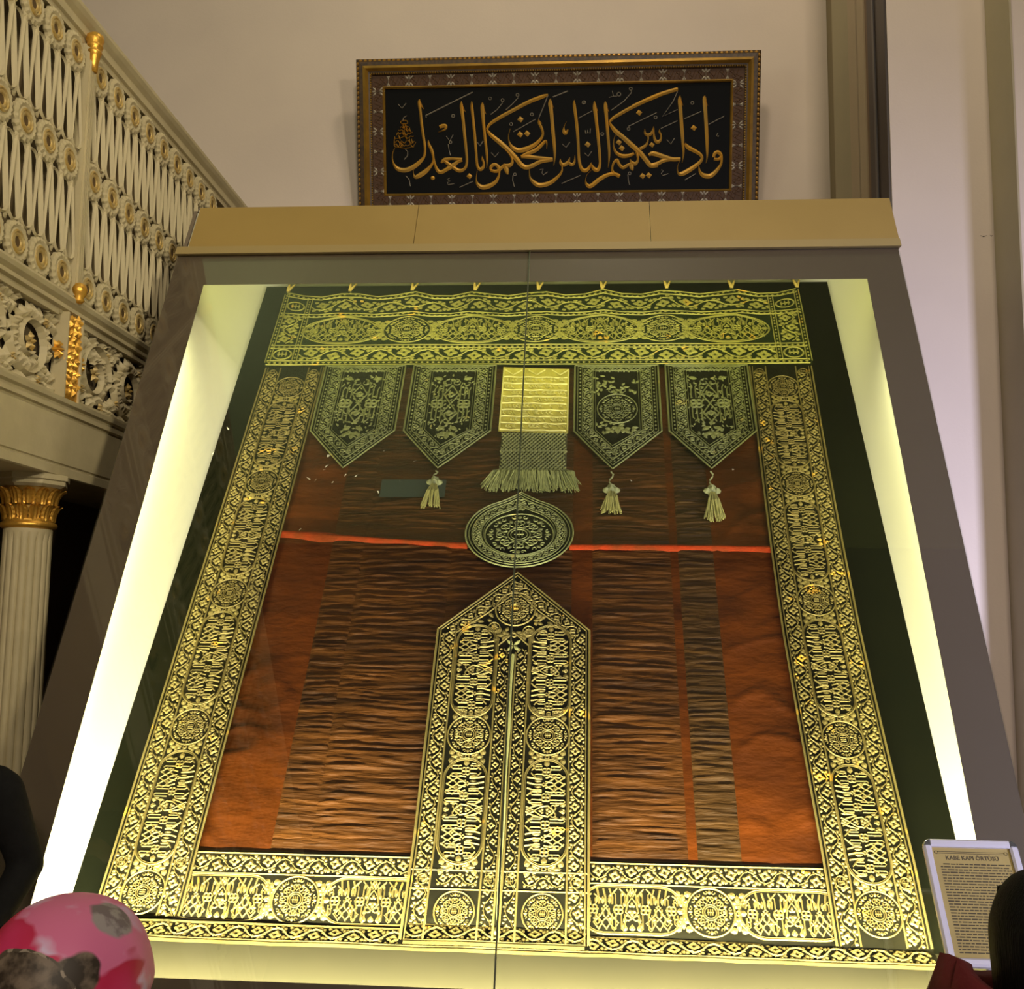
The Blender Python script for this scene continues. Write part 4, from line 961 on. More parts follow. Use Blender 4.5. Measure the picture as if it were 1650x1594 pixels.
SILVER_STROKES=[[(-1172,841,7),(-1143,810,7),(-1111,848,7)],[(-958,738,9),(-961,754,9),(-602,918,9)],[(-741,747,7),(-744,739,7),(-753,736,7),(-761,739,7),(-764,747,7),(-761,755,7),(-752,758,7),(-744,754,7),(-741,747,7)],[(-806,598,7),(-780,561,7),(-754,608,7)],[(-764,553,7),(-767,546,7),(-774,543,7),(-782,546,7),(-785,553,7),(-782,560,7),(-774,563,7),(-767,560,7),(-764,553,7)],[(-792,539,7),(-787,500,7),(-776,455,7)],[(-1139,715,7),(-1133,740,7),(-1107,756,7)],[(-460,868,7),(-463,860,7),(-471,857,7),(-479,861,7),(-483,868,7),(-479,876,7),(-471,879,7),(-463,876,7),(-460,868,7)],[(-570,549,7),(-550,521,7),(-527,557,7)],[(-1121,506,7),(-1104,489,7),(-1106,458,7),(-1131,431,7)],[(-1121,310,7),(-1095,281,7),(-1086,231,7)],[(-782,288,7),(-803,277,7),(-777,265,7),(-801,254,7),(-794,238,7),(-748,245,7)],[(-708,217,7),(-604,260,7)],[(-33,884,7),(-64,808,7),(-104,715,7)],[(-460,868,7),(-463,860,7),(-471,857,7),(-479,861,7),(-483,868,7),(-479,876,7),(-471,879,7),(-463,876,7),(-460,868,7)],[(-366,853,7),(-369,846,7),(-377,843,7),(-385,846,7),(-388,854,7),(-385,862,7),(-377,865,7),(-369,861,7),(-366,853,7)],[(-252,890,7),(-255,882,7),(-263,879,7),(-271,882,7),(-275,890,7),(-271,898,7),(-263,901,7),(-255,897,7),(-252,890,7)],[(-376,836,7),(-417,787,7),(-466,752,7)],[(-258,871,7),(-303,824,7),(-352,783,7)],[(-144,746,7),(-147,738,7),(-155,735,7),(-163,739,7),(-167,747,7),(-163,754,7),(-155,757,7),(-147,754,7),(-144,746,7)],[(-301,677,7),(-304,670,7),(-312,667,7),(-320,670,7),(-324,678,7),(-320,686,7),(-312,689,7),(-304,685,7),(-301,677,7)],[(-295,622,7),(-127,710,7)],[(-570,549,7),(-550,521,7),(-524,557,7)],[(-464,470,7),(-436,439,7),(-407,471,7)],[(75,524,7),(103,499,7),(132,537,7)],[(3,870,9),(116,911,9)],[(70,233,7),(212,292,7)],[(196,712,7),(298,762,7)],[(247,825,7),(243,817,7),(235,814,7),(227,817,7),(224,825,7),(227,833,7),(235,836,7),(243,832,7),(247,825,7)],[(-96,338,7),(-70,344,7),(-79,316,7),(-70,299,7),(-36,321,7)],[(-274,307,7),(-277,300,7),(-285,297,7),(-292,300,7),(-295,307,7),(-292,314,7),(-284,317,7),(-277,314,7),(-274,307,7)],[(-299,300,7),(-302,264,7),(-288,213,7)],[(249,827,7),(246,819,7),(238,816,7),(230,820,7),(227,827,7),(230,835,7),(238,838,7),(246,835,7),(249,827,7)],[(386,592,7),(383,585,7),(375,581,7),(367,585,7),(364,593,7),(367,600,7),(375,603,7),(383,600,7),(386,592,7)],[(247,622,7),(250,600,7),(264,602,7),(266,624,7)],[(266,605,7),(283,600,7),(286,635,7)],[(242,456,7),(270,431,7),(298,469,7)],[(423,858,7),(456,866,7),(448,906,7)],[(456,866,7),(484,865,7)],[(512,880,7),(508,870,7),(498,866,7),(487,870,7),(483,880,7),(487,890,7),(497,894,7),(508,890,7),(512,880,7)],[(597,917,7),(593,909,7),(586,906,7),(578,909,7),(574,917,7),(578,925,7),(585,928,7),(593,924,7),(597,917,7)],[(591,903,7),(589,887,7),(534,827,7),(440,764,7)],[(571,645,7),(780,741,7)],[(582,626,7),(579,619,7),(571,616,7),(564,619,7),(560,627,7),(564,634,7),(571,637,7),(579,634,7),(582,626,7)],[(783,706,7),(780,699,7),(772,696,7),(764,699,7),(761,707,7),(764,714,7),(772,717,7),(780,714,7),(783,706,7)],[(592,301,7),(590,294,7),(583,291,7),(575,294,7),(572,301,7),(575,308,7),(582,311,7),(589,308,7),(592,301,7)],[(569,293,7),(572,252,7),(583,214,7)],[(933,891,7),(901,819,7),(822,711,7),(934,760,7)],[(985,692,7),(1110,743,7)],[(1166,648,7),(1280,705,7)],[(996,246,7),(1076,291,7)],[(812,625,7),(935,679,7)],[(857,543,7),(888,510,7),(915,553,7)],[(1054,805,7),(1051,798,7),(1044,795,7),(1036,798,7),(1032,806,7),(1036,813,7),(1043,816,7),(1051,813,7),(1054,805,7)],[(1236,585,7),(1227,566,7),(1238,556,7),(1241,566,7)],[(819,322,7),(835,319,7),(819,295,7),(830,281,7),(871,294,7)]]
GOLD_SHAPES=[[(-1007,874),(-973,798),(-996,821)],[(-686,845),(-656,770),(-677,795)],[(-526,834),(-500,753),(-517,773)],[(-654,298),(-634,322),(-608,301),(-628,277)],[(-896,291),(-901,280),(-913,275),(-924,280),(-929,291),(-924,302),(-912,307),(-901,302)],[(-101,707),(-77,677),(-96,682)],[(-265,710),(-244,735),(-217,714),(-237,689)],[(-268,600),(-247,625),(-220,603),(-240,578)],[(-215,605),(-194,630),(-167,608),(-187,583)],[(-12,851),(13,784),(-2,809)],[(318,828),(346,750),(328,778)],[(398,821),(427,751),(410,771)],[(243,517),(263,541),(290,520),(270,495)],[(477,529),(497,553),(523,532),(504,508)],[(499,485),(519,510),(546,489),(526,464)],[(626,742),(646,766),(672,745),(653,721)],[(656,279),(676,303),(703,282),(683,258)],[(704,283),(723,308),(750,287),(730,262)],[(955,848),(979,783),(964,805)],[(1137,844),(1161,779),(1146,801)],[(1034,624),(1053,648),(1080,627),(1061,603)],[(726,506),(744,528),(768,509),(751,487)]]
# ================================================================ framed calligraphy on the back wall
t = empty('calligraphy_panel', (0.03, YW-0.06, 5.12)); t.rotation_euler = (math.radians(13), 0, 0)
tag(t, 'wide framed panel of gold Arabic calligraphy on black, leaning out above the case', 'picture')
FX0, FX1, FZ0, FZ1 = -1.485, 1.540, -0.042, 1.170
IX0, IX1, IZ0, IZ1 = -1.268, 1.322, 0.178, 0.950
frame_dark = mat('frame_dark', (0.030, 0.016, 0.007), 0.5, col2=(0.09, 0.045, 0.010), scale=40, amount=0.8)
frame_gold = mat('frame_gold', (0.40, 0.23, 0.035), 0.42, 0.6, col2=(0.24, 0.14, 0.03), scale=9, amount=0.8)
band_brown = mat('band_brown', (0.055, 0.026, 0.012), 0.75, col2=(0.085, 0.038, 0.016), scale=45, amount=0.9)
ink_black = mat('panel_black', (0.0035, 0.004, 0.0045), 0.7, spec=0.12)
silver = mat('silver_leaf', (0.42, 0.38, 0.30), 0.5, 0.3)
let_gold = mat('letter_gold', (0.66, 0.34, 0.035), 0.42, 0.35, col2=(0.48, 0.30, 0.07), scale=5, amount=0.8)
def PL(a, b, h): return (a, -h, b)
MB().box(FX0+.03, FX1-.03, 0.0, .02, FZ0+.03, FZ1-.03).build('back_board', ink_black, t)
MB().box(IX0, IX1, -.006, .0, IZ0, IZ1).build('black_field', ink_black, t)
def mitre(name, x0, x1, z0, z1, w, h0, h1, m, hmid=None):
    """four mitred lengths of moulding between an outer rectangle and one inset by w"""
    O = [(x0, z0), (x1, z0), (x1, z1), (x0, z1)]; I = [(x0+w, z0+w), (x1-w, z0+w), (x1-w, z1-w), (x0+w, z1-w)]
    for k in range(4):
        a, b, c, d = O[k], O[(k+1) % 4], I[(k+1) % 4], I[k]; hm = hmid if hmid is not None else (h0+h1)/2
        e, f = ((a[0]+d[0])/2, (a[1]+d[1])/2), ((b[0]+c[0])/2, (b[1]+c[1])/2)
        mb = MB(); mb.add([PL(*a, -.02), PL(*b, -.02), PL(*b, h0), PL(*a, h0), PL(*f, hm), PL(*e, hm), PL(*c, h1), PL(*d, h1), PL(*c, -.02), PL(*d, -.02)],
               [(0, 1, 2, 3), (3, 2, 4, 5), (5, 4, 6, 7), (7, 6, 8, 9), (9, 8, 1, 0), (0, 3, 5, 7, 9), (1, 8, 6, 4, 2)])
        mb.build(name, m, t)
mitre('outer_moulding', FX0, FX1, FZ0, FZ1, .055, .030, .060, frame_dark, .058)
mitre('gilt_moulding', FX0+.055, FX1-.055, FZ0+.055, FZ1-.055, .038, .060, .040, frame_gold, .066)
mitre('beaded_moulding', FX0+.093, FX1-.093, FZ0+.093, FZ1-.093, .025, .040, .028, frame_dark, .038)
mitre('brown_band', FX0+.118, FX1-.118, FZ0+.118, FZ1-.118, .088, .020, .020, band_brown)
mitre('inner_fillet', IX0-.020, IX1+.020, IZ0-.020, IZ1+.020, .018, .022, .014, frame_gold, .028)
def along(x0, x1, z0, z1, step):
    L = []
    nx = max(1, round((x1-x0)/step)); nz = max(1, round((z1-z0)/step))
    for k in range(nx):
        u = x0+(x1-x0)*(k+.5)/nx; L += [(u, z0, 0.0, k), (u, z1, 0.0, k)]
    for k in range(nz):
        w = z0+(z1-z0)*(k+.5)/nz; L += [(x0, w, PI/2, k), (x1, w, PI/2, k)]
    return L
for nm, d, st, rr, m, hh in (('leaf_beads', .020, .036, .016, mat('bead_gold', (0.36, 0.19, 0.03), 0.45, 0.6), .042), ('small_beads', .109, .018, .007, frame_gold, .036)):
    mb = MB()
    for (u, w, a, k) in along(FX0+d, FX1-d, FZ0+d, FZ1-d, st): mb.sphere(PL(u, w, hh), rr, 6, 4)
    o = mb.build(nm, m, t); o['kind'] = 'stuff'
# silver palmettes on the brown band, two alternating kinds
def palm(kind):
    E = Emb(h=.006, e=.0)
    for s in (-1, 1):
        for a in (-.75, 0, .75):
            q = s*PI/2+a
            if kind: E.leaf((.008*math.cos(q), s*.006+.008*math.sin(q)), q, .040, .016)
            else: E.leaf((.036*math.cos(q)*.55, s*.040+.0-.0*math.sin(q)), -s*PI/2+a*.9, .034, .014)
    E.stroke([(0, -.03), (0, 0), (0, .03)], .004)
    me = bpy.data.meshes.new('palmette'); me.from_pydata([PL(*p) for p in E.v], [], E.f); me.materials.append(silver); me.update(); return me
PM = (palm(0), palm(1))
for (u, w, a, k) in along(FX0+.162, FX1-.162, FZ0+.162, FZ1-.162, .158):
    o = link_mesh('palmette', PM[k % 2], t, PL(u, w, .021)); o.rotation_euler = (0, a, 0)
mb = MB()   # faint scrolling vine of the band
E = Emb(h=.003, e=.0)
for (u, w, a, k) in along(FX0+.162, FX1-.162, FZ0+.162, FZ1-.162, .079):
    E.frame(u, w, a); E.stroke([(-.04, -.03), (-.02, .02), (.02, -.02), (.04, .03)], .004); E.curl((0, .0), .5, .018, .004, turn=1); E.curl((0, .0), .5+PI, .018, .004, turn=1)
E.build('band_vine', lambda a, b, c: PL(a, b, c+.0205), mat('vine_bronze', (0.12, 0.06, 0.02), 0.6), t, kind='stuff')
# lettering
def smooth_path(P):
    out = []
    for i in range(len(P)-1):
        p0, p1, p2, p3 = P[max(i-1, 0)], P[i], P[i+1], P[min(i+2, len(P)-1)]
        for k in range(4):
            s = k/4; out.append(tuple(.5*((2*p1[j])+(-p0[j]+p2[j])*s+(2*p0[j]-5*p1[j]+4*p2[j]-p3[j])*s*s+(-p0[j]+3*p1[j]-3*p2[j]+p3[j])*s**3) for j in range(3)))
    out.append(P[-1]); return out
for S in GOLD_STROKES:
    E = Emb(h=.012, e=.002); P = smooth_path([(a/1000, b/1000, w/1000) for a, b, w in S]); E.stroke([p[:2] for p in P], [max(.004, p[2]) for p in P])
    E.build('letter_stroke', lambda a, b, c: PL(a, b, c+.006), let_gold, t)
for S in GOLD_SHAPES:
    E = Emb(h=.012, e=.002); P = [(a/1000, b/1000) for a, b in S]; E.fan((sum(p[0] for p in P)/len(P), sum(p[1] for p in P)/len(P)), P)
    E.build('letter_dot', lambda a, b, c: PL(a, b, c+.006), let_gold, t)
for S in SILVER_STROKES:
    E = Emb(h=.008, e=.002); E.stroke([(a/1000, b/1000) for a, b, w in S], [w/1000*.92 for a, b, w in S])
    E.build('vowel_mark', lambda a, b, c: PL(a, b, c+.006), silver, t)

# ================================================================ notice stand
tilt = math.radians(55)
t = empty('notice_stand', (1.565, -0.235, 0.0)); tag(t, 'silver snap-frame notice on a stand at the lower right of the case', 'sign')
alu = mat('aluminium', (0.72, 0.70, 0.80), 0.35, 0.25); chrome = mat('chrome_corner', (0.8, 0.8, 0.84), 0.15, 0.95); paper = mat('cream_paper', (0.40, 0.31, 0.11), 0.8, col2=(0.34, 0.26, 0.09), scale=9, amount=0.7); ink = mat('print_ink', (0.07, 0.055, 0.03), 0.8)
pn = empty('notice_frame', (0, -0.075, 0.989), parent=t); pn.rotation_euler = (tilt, 0, 0)      # local x right, y up the sheet, z out
SWd, SHt, FR = .302, .408, .026
def bar(a, b):
    a, b = Vector(a), Vector(b); d = (b-a).normalized(); n = Vector((-d.y, d.x, 0)); mb = MB(); v = []
    prof = [(-FR/2, -.006), (-FR/2, .006), (-FR/4, .012), (FR/4, .012), (FR/2, .006), (FR/2, -.006)]
    for p in (a, b):
        for (q, z) in prof: v.append(tuple(p+n*q+Vector((0, 0, z))))
    k = len(prof); mb.add(v, [tuple(range(k))[::-1], tuple(range(k, 2*k))]+[(i, (i+1) % k, k+(i+1) % k, k+i) for i in range(k)]); return mb
x0, x1, y0, y1 = -SWd/2+FR/2, SWd/2-FR/2, FR/2, SHt-FR/2
for a, b in (((x0+.012, y1), (x1-.012, y1)), ((x0+.012, y0), (x1-.012, y0)), ((x0, y0+.012), (x0, y1-.012)), ((x1, y0+.012), (x1, y1-.012))): bar((*a, 0), (*b, 0)).build('frame_bar', alu, pn, smooth=False)
for cx_, cy_ in ((x0, y0), (x1, y0), (x0, y1), (x1, y1)):
    sx = 1 if cx_ < 0 else -1; sy = 1 if cy_ < .1 else -1
    mb = MB(); ang = [math.atan2(-sy, 0)+0, ]
    cc = (cx_+sx*.013, cy_+sy*.013); pts = []
    for k in range(7):
        th = math.atan2(-sy, -sx)-PI/4+PI/2*k/6; pts.append((cc[0]+.026*math.cos(th), cc[1]+.026*math.sin(th)))
    pts.append(cc); P = pts
    mb.prism(P, 'z', -.007, .0115); mb.build('frame_corner', chrome, pn, bevel=.004)
MB().box(x0, x1, y0, y1, -.006, -.002).build('sheet', paper, pn)
def word(name, txt, size, x, y, align='CENTER'):
    c = bpy.data.curves.new(name, 'FONT'); c.body = txt; c.size = size; c.align_x = align; c.extrude = .0002; c.offset = .0005; c.resolution_u = 2
    o = bpy.data.objects.new(name, c); COL.objects.link(o); dg = bpy.context.evaluated_depsgraph_get(); me = bpy.data.meshes.new_from_object(o.evaluated_get(dg)); bpy.data.objects.remove(o)
    me.materials.clear(); me.materials.append(ink); o = link_mesh(name, me, pn, (x, y, -.0015)); return o
word('heading', 'KABE KAPI ÖRTÜSÜ', .019, 0, SHt-.066)
mb = MB(); R = random.Random(6)
for k in range(31):
    y = SHt-.083-.0094*k; x = x0+.032 if k else x0+.042; xe = x1-.022
    while x < xe-.004:
        w = min(R.uniform(.006, .024), xe-x); h = R.uniform(.0032, .0042)
        mb.box(x, x+w, y, y+h, -.0018, -.0012); x += w+.003
o = mb.build('small_print', ink, pn); o['kind'] = 'stuff'
mb = MB().box(x0+.032, x1-.034, SHt-.040, SHt-.0385, -.0018, -.0012).box(x0+.03, x1-.03, SHt-.0455, SHt-.0440, -.0018, -.0012)
for sx in (-1, 1): mb.tube([(sx*(SWd/2-.040)+.006*math.cos(k), SHt-.042+.005*math.sin(k), -.0012) for k in range(7)], .001, 4)
o = mb.build('rule_lines', ink, pn)
MB().tube([(0, .02, 1.10), (0, .005, 1.03), (0, 0, .9), (0, 0, .02)], .014, 10).build('pole', alu, t, smooth=True)
MB().lathe([(.0, .0), (.15, 0), (.15, .008), (.13, .016), (.02, .022), (.02, .03)], 24).build('foot_plate', alu, t)
# ================================================================ visitors
skin_m = mat('skin', (0.42, 0.20, 0.11), 0.55, col2=(0.36, 0.16, 0.09), scale=20, amount=0.6)
hair_m = mat('black_hair', (0.003, 0.003, 0.003), 0.6, col2=(0.006, 0.005, 0.005), scale=8, stretch=(30, 30, 2), bump=0.5, bscale=14, spec=0.12)
def cap(mb, a, b, ra, rb, seg=12):
    mb.tube([a, tuple((a[i]+b[i])/2 for i in range(3)), b], [ra, (ra+rb)/2, rb], seg); mb.sphere(a, ra, 12, 8); mb.sphere(b, rb, 12, 8)
def fuse(mb, voxel, smooth=4):
    """one continuous skin over overlapping volumes"""
    me = mb.mesh('volume'); o = bpy.data.objects.new('volume', me); COL.objects.link(o)
    r = o.modifiers.new('r', 'REMESH'); r.mode = 'VOXEL'; r.voxel_size = voxel
    s = o.modifiers.new('s', 'SMOOTH'); s.iterations = smooth; s.factor = .5
    dg = bpy.context.evaluated_depsgraph_get(); out = bpy.data.meshes.new_from_object(o.evaluated_get(dg)); bpy.data.objects.remove(o)
    out.polygons.foreach_set('use_smooth', [True]*len(out.polygons)); return out
def hand(mb, w, d, palm_n, side, curl=.5):
    """palm and five fingers from the wrist w along d; palm_n is where the palm faces"""
    w, d, n = Vector(w), Vector(d).normalized(), Vector(palm_n); n = (n-d*n.dot(d)).normalized(); x = d.cross(n)*side
    for k in (-1.5, -.5, .5, 1.5): cap(mb, tuple(w+x*k*.012), tuple(w+d*.085+x*k*.019), .015, .0125, 8)
    for k, L in zip((-1.5, -.5, .5, 1.5), (.062, .074, .070, .054)):
        p = w+d*.085+x*k*.020; t = d
        for j, f in enumerate((.45, .32, .25)):
            t = (t+n*curl*(.55+.25*j)).normalized(); q = p+t*L*f*1.15; cap(mb, tuple(p), tuple(q), .0092-.0008*j, .0086-.0008*j, 8); p = q
    p = w+d*.025-x*.026; t = (d*.7-x*.75+n*.25).normalized()
    for L in (.040, .030): q = p+t*L; cap(mb, tuple(p), tuple(q), .0115, .0100, 8); p = q; t = (t+n*.45+d*.25).normalized()
def visitor(loc, rz, H, arms, cloth_m, trouser_m, label, jacket='jacket', heavy=1.0):
    """standing figure, front to local -y; arms: per side (elbow, wrist, hand direction, palm direction, curl)"""
    t = empty('person', loc, rz); tag(t, label, 'person'); k = H/1.72
    S = lambda p: (p[0]*k, p[1]*k, p[2]*k)
    b = MB()
    b.sphere(S((0, 0, .95)), [q*k for q in (.155, .105, .12)], 16, 10); b.sphere(S((0, 0, 1.10)), [q*k for q in (.14, .095, .16)], 16, 10); b.sphere(S((0, .005, 1.29)), [q*k for q in (.165, .11, .16)], 16, 10)
    cap(b, S((-.15, .01, 1.405)), S((.15, .01, 1.405)), .058*k, .058*k); cap(b, S((0, .015, 1.40)), S((0, -.005, 1.54)), .058*k, .050*k)
    b.sphere(S((0, -.005, 1.625)), [q*k for q in (.074, .094, .108)], 20, 14); b.sphere(S((0, -.040, 1.565)), [q*k for q in (.054, .058, .058)], 16, 10)
    cap(b, S((0, -.094, 1.635)), S((0, -.116, 1.597)), .010*k, .015*k, 8); b.sphere(S((0, -.088, 1.545)), [q*k for q in (.026, .014, .012)], 8, 6)
    for s in (-1, 1):
        b.sphere(S((s*.076, .004, 1.61)), [q*k for q in (.011, .022, .032)], 10, 8); b.sphere(S((s*.034, -.083, 1.655)), [q*k for q in (.028, .014, .010)], 8, 6)
        cap(b, S((s*.085, 0, .92)), S((s*.095, -.012, .50)), .086*k, .058*k); cap(b, S((s*.095, -.012, .50)), S((s*.10, .015, .09)), .056*k, .042*k)
        b.sphere(S((s*.105, -.055, .045)), [q*k for q in (.048, .125, .045)], 12, 8)
    j = MB(); g = .020
    j.sphere(S((0, 0, .97)), [q*k*heavy for q in (.178, .128, .16)], 16, 10); j.sphere(S((0, 0, 1.12)), [q*k*heavy for q in (.165, .118, .18)], 16, 10); j.sphere(S((0, .005, 1.29)), [q*k*heavy for q in (.188, .132, .165)], 16, 10)
    j.sphere(S((0, 0, .88)), [q*k*heavy for q in (.182, .130, .13)], 16, 10)
    cap(j, S((-.155, .012, 1.405)), S((.155, .012, 1.405)), .074*k, .074*k); cap(j, S((0, .015, 1.42)), S((0, .012, 1.455)), .080*k, .066*k)
    for s, (el, wr, hd, pn, cu) in zip((-1, 1), arms):
        sh = (s*.185, .01, 1.395)
        cap(b, S(sh), S(el), .050*k, .040*k); cap(b, S(el), S(wr), .040*k, .027*k); hand(b, S(wr), hd, pn, s, cu)
        w2 = tuple(el[i]+(wr[i]-el[i])*.93 for i in range(3))
        cap(j, S(sh), S(el), .068*k*heavy, .055*k*heavy); cap(j, S(el), S(w2), .054*k*heavy, .043*k*heavy)
    me = fuse(b, .0085); me.materials.append(skin_m); me.materials.append(trouser_m)
    wr_z = [Vector(S(a[1])) for a in arms]
    for p in me.polygons:
        c = p.center
        p.material_index = 0 if c.z > 1.44*k or any(-.03 < (c-w).dot(Vector(a[2]).normalized()) < .2 and ((c-w)-Vector(a[2]).normalized()*(c-w).dot(Vector(a[2]).normalized())).length < .062*k and abs(c.x) > .165*k for w, a in zip(wr_z, arms)) else 1
    o = link_mesh('body', me, t)
    for s in (-1, 1):
        MB().sphere(S((s*.033, -.088, 1.630)), .0125*k, 10, 8).build('eye', mat('eye_white', (0.7, 0.68, 0.64), 0.3), t, smooth=True)
        MB().sphere(S((s*.033, -.0975, 1.630)), .0055*k, 8, 6).build('iris', mat('iris_brown', (0.03, 0.015, 0.008), 0.3), t, smooth=True)
    MB().sphere(S((0, -.103, 1.562)), [q*k for q in (.022, .006, .007)], 10, 6).build('lips', mat('lips', (0.36, 0.11, 0.09), 0.5), t, smooth=True)
    me = fuse(j, .011, 6); me.materials.append(cloth_m); link_mesh(jacket, me, t)
    return t, k
def hair_cap(t, k, m, long=False, name='hair'):
    mb = MB(); v = []; nu, nv = 40, 18; c = (0, .008, 1.632)
    for jn in range(nv+1):
        for i in range(nu):
            a = 2*PI*i/nu; front = -math.sin(a)                     # +1 towards the face
            lo = (-.175 if long else -.075) if front < .25 else (.028 if front > .55 else -.0)
            lo = lo if front < .25 else lo+(.05 if front > .55 else .03)
            top = .128; s = jn/nv; ph = s*PI/2
            z = top*math.cos(ph*1.0) if s < .62 else None
            zz = top*math.cos(PI/2*min(1, s/.62)); rr = math.sin(PI/2*min(1, s/.62))
            if s > .62: zz = lo*(s-.62)/.38; rr = 1.0-(.10 if long else .18)*((s-.62)/.38)**2
            else: zz = max(zz, 0)
            if front > .25 and zz < lo: zz = lo; rr = min(rr, math.sqrt(max(0, 1-(zz/.128)**2))*.97)
            w = 1+.035*noise.noise((math.cos(a)*3, math.sin(a)*3, zz*12))
            v.append(((c[0]+.096*rr*w*math.cos(a))*k, (c[1]+.112*rr*w*math.sin(a))*k, (c[2]+zz)*k))
    mb.add(v, [(jn*nu+i, jn*nu+(i+1) % nu, (jn+1)*nu+(i+1) % nu, (jn+1)*nu+i)[::-1] for jn in range(nv) for i in range(nu)])
    o = mb.build(name, m, t, smooth=True); md = o.modifiers.new('thick', 'SOLIDIFY'); md.thickness = .012; return o
cloth_black = mat('black_suit', (0.006, 0.006, 0.0065), 0.85, col2=(0.010, 0.010, 0.011), scale=30, bump=0.2, bscale=60, spec=0.2)
cloth_red = mat('dark_red_coat', (0.13, 0.004, 0.008), 0.8, col2=(0.09, 0.003, 0.006), scale=12, bump=0.4, bscale=40)
cloth_maroon = mat('maroon_coat', (0.10, 0.02, 0.03), 0.85, col2=(0.07, 0.015, 0.02), scale=12)
trousers = mat('dark_trousers', (0.012, 0.012, 0.015), 0.85)

# man in black at the left foot of the case, facing the hall
t, k = visitor((-1.80, -0.33, 0), 0.0, 1.78, (((-.26, .02, 1.14), (-.20, -.12, .98), (.35, -.5, -.75), (1, 0, 0), .6), ((.262, .045, 1.165), (.238, -.120, 1.005), (-.35, -.60, -.62), (-1, -.2, .1), .75)), cloth_black, trousers,
               'person in a black jacket at the left edge, forearm bent, hand in front')
hair_cap(t, k, hair_m)
MB().hexa([(-.010, -.150*k, 1.22*k), (.010, -.150*k, 1.22*k), (.045, -.072*k, 1.485*k), (-.045, -.072*k, 1.485*k)], [(-.010, -.10*k, 1.22*k), (.010, -.10*k, 1.22*k), (.045, -.04*k, 1.485*k), (-.045, -.04*k, 1.485*k)]).build('shirt_front', mat('grey_shirt', (0.18, 0.19, 0.20), 0.8), t)
# visitor in a patterned headscarf, seen from behind
t, k = visitor((-.545, -2.03, 0), PI, 1.50, (((-.25, .02, 1.12), (-.22, -.08, .88), (0, -.3, -1), (1, 0, 0), .3), ((.25, .02, 1.12), (.22, -.08, .88), (0, -.3, -1), (-1, 0, 0), .3)), cloth_maroon, trousers,
               'person in a red, pink and brown patterned headscarf at the lower left')
sm = bpy.data.materials.new('printed_scarf'); sm.use_nodes = True; nt = sm.node_tree; b = nt.nodes['Principled BSDF']; b.inputs['Roughness'].default_value = .55
tc = nt.nodes.new('ShaderNodeTexCoord')
def nz(scale, stretch, detail, lo, hi, rot=(0, 0, 0), off=(0, 0, 0)):
    mp = nt.nodes.new('ShaderNodeMapping'); mp.inputs['Scale'].default_value = stretch; mp.inputs['Rotation'].default_value = rot; mp.inputs['Location'].default_value = off; n = nt.nodes.new('ShaderNodeTexNoise'); n.inputs['Scale'].default_value = scale; n.inputs['Detail'].default_value = detail
    r = nt.nodes.new('ShaderNodeMapRange'); r.inputs[1].default_value = lo; r.inputs[2].default_value = hi
    nt.links.new(tc.outputs['Object'], mp.inputs[0]); nt.links.new(mp.outputs[0], n.inputs['Vector']); nt.links.new(n.outputs['Fac'], r.inputs[0]); return r.outputs[0]
def mixc(fac, a, b_):
    m = nt.nodes.new('ShaderNodeMix'); m.data_type = 'RGBA'; nt.links.new(fac, m.inputs[0])
    for sck, c in ((m.inputs[6], a), (m.inputs[7], b_)):
        if isinstance(c, tuple): sck.default_value = (*c, 1)
        else: nt.links.new(c, sck)
    return m.outputs[2]
wn = nt.nodes.new('ShaderNodeTexNoise'); wn.inputs['Scale'].default_value = 14; nt.links.new(tc.outputs['Object'], wn.inputs['Vector'])
wob = nt.nodes.new('ShaderNodeVectorMath'); wob.operation = 'MULTIPLY_ADD'; wob.inputs[1].default_value = (.055, .055, .055); nt.links.new(wn.outputs['Color'], wob.inputs[0]); nt.links.new(tc.outputs['Object'], wob.inputs[2])
def dist(c, lo, hi):
    v = nt.nodes.new('ShaderNodeVectorMath'); v.operation = 'DISTANCE'; v.inputs[1].default_value = c; nt.links.new(wob.outputs[0], v.inputs[0])
    r = nt.nodes.new('ShaderNodeMapRange'); r.inputs[1].default_value = lo; r.inputs[2].default_value = hi; nt.links.new(v.outputs['Value'], r.inputs[0]); return r.outputs[0]
red = mixc(nz(6, (1, 1, 1), 3, .4, .65), (0.52, 0.006, 0.035), (0.70, 0.04, 0.16))
pk = mixc(nz(9, (1, 1, 1), 4, .45, .6), (0.80, 0.20, 0.42), (0.80, 0.62, 0.92))
base = mixc(nz(3.8, (1.4, 1.0, 2.6), 3, .495, .53, (0, .7, 0), (.13, 0, .42)), red, pk)
brown = mixc(nz(26, (1, 1, 1), 4, .46, .62), (0.040, 0.028, 0.020), (0.22, 0.17, 0.13))
PC = (.045, .167, .022)
rim = mixc(nz(70, (1, 1, 1), 2, .45, .5), (0.36, 0.30, 0.24), (0.10, 0.08, 0.06))
col = mixc(dist((-.031, .157, .072), .046, .052), brown, base)
col = mixc(dist(PC, .100, .102), rim, col); col = mixc(dist(PC, .094, .096), brown, col)
grey = mixc(nz(30, (1, 1, 1), 3, .45, .55), (0.20, 0.16, 0.18), (0.38, 0.34, 0.36))
col = mixc(dist((-.050, .050, .145), .034, .040), grey, col)
nt.links.new(col, b.inputs['Base Color'])
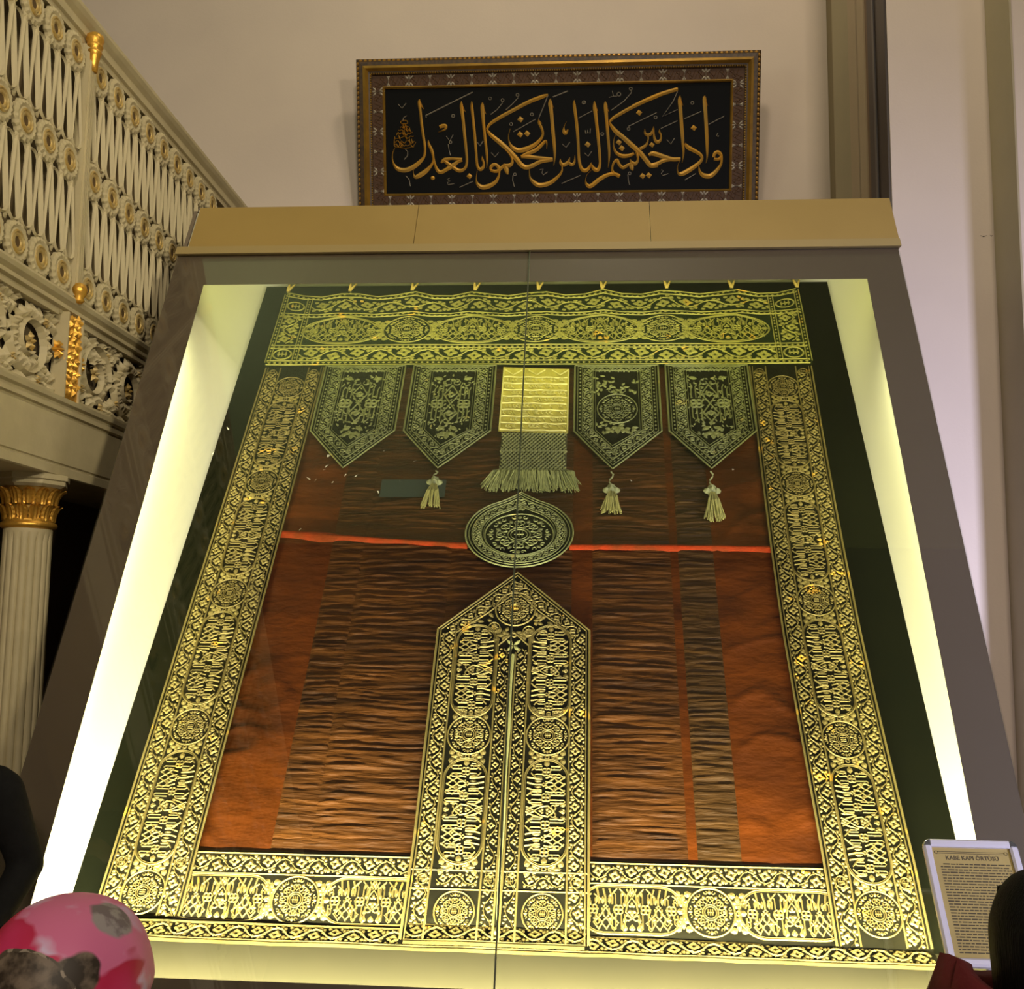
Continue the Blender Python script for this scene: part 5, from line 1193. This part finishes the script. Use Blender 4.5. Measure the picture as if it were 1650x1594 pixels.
mb = MB(); v = []; nu, nv = 56, 34
for jn in range(nv+1):
    s = jn/nv
    for i in range(nu):
        a = 2*PI*i/nu
        if s < .55: q = s/.55*PI/2; z = .145*math.cos(q); r = math.sin(q)**.85
        else: q = (s-.55)/.45; z = -.24*q; r = 1-.22*math.sin(min(1, q*1.6)*PI/2)+.55*max(0, q-.45)**1.3*1.6
        r *= 1+.030*noise.noise((math.cos(a)*2.2, math.sin(a)*2.2, z*9))+.012*math.sin(a*7+z*30)*(1 if s > .5 else s)
        y = .152*r*math.sin(a)
        if math.sin(a) < -.55 and -.14 < z < .075: y = max(y, -.062)     # open at the face
        v.append((.137*r*math.cos(a), y, z))
mb.add(v, [(jn*nu+i, jn*nu+(i+1) % nu, (jn+1)*nu+(i+1) % nu, (jn+1)*nu+i)[::-1] for jn in range(nv) for i in range(nu)])
o = mb.build('headscarf', sm, t, smooth=True); o.location = (0.0, .012, 1.402)
# dark-haired visitor in a red coat at the lower right, seen from behind
t, k = visitor((1.108, -1.82, 0), PI-.20, 1.555, (((-.25, .02, 1.12), (-.22, -.10, .90), (0, -.3, -1), (1, 0, 0), .3), ((.25, .02, 1.12), (.22, -.10, .90), (0, -.3, -1), (-1, 0, 0), .3)), cloth_red, trousers,
               'person with black hair and a dark red collar at the lower right', heavy=1.05)
o = hair_cap(t, k, hair_m, long=True)
mb = MB(); v = []; n = 40
for i in range(n):
    a = 2*PI*i/n; pk_ = max(0, math.cos(a-.35))**3
    for (r, z) in ((.085, 1.36), (.150, 1.375), (.170, 1.44+.04*pk_), (.155, 1.485+.075*pk_), (.125, 1.478+.07*pk_), (.100, 1.42)):
        w = 1+.10*noise.noise((math.cos(a)*3, math.sin(a)*3, z*8)); v.append((.02+r*w*math.cos(a), .01+r*w*.9*math.sin(a), z*k+.035))
mb.add(v, [(i*6+j, ((i+1) % n)*6+j, ((i+1) % n)*6+j+1, i*6+j+1) for i in range(n) for j in range(5)])
mb.build('hood', cloth_red, t, smooth=True)
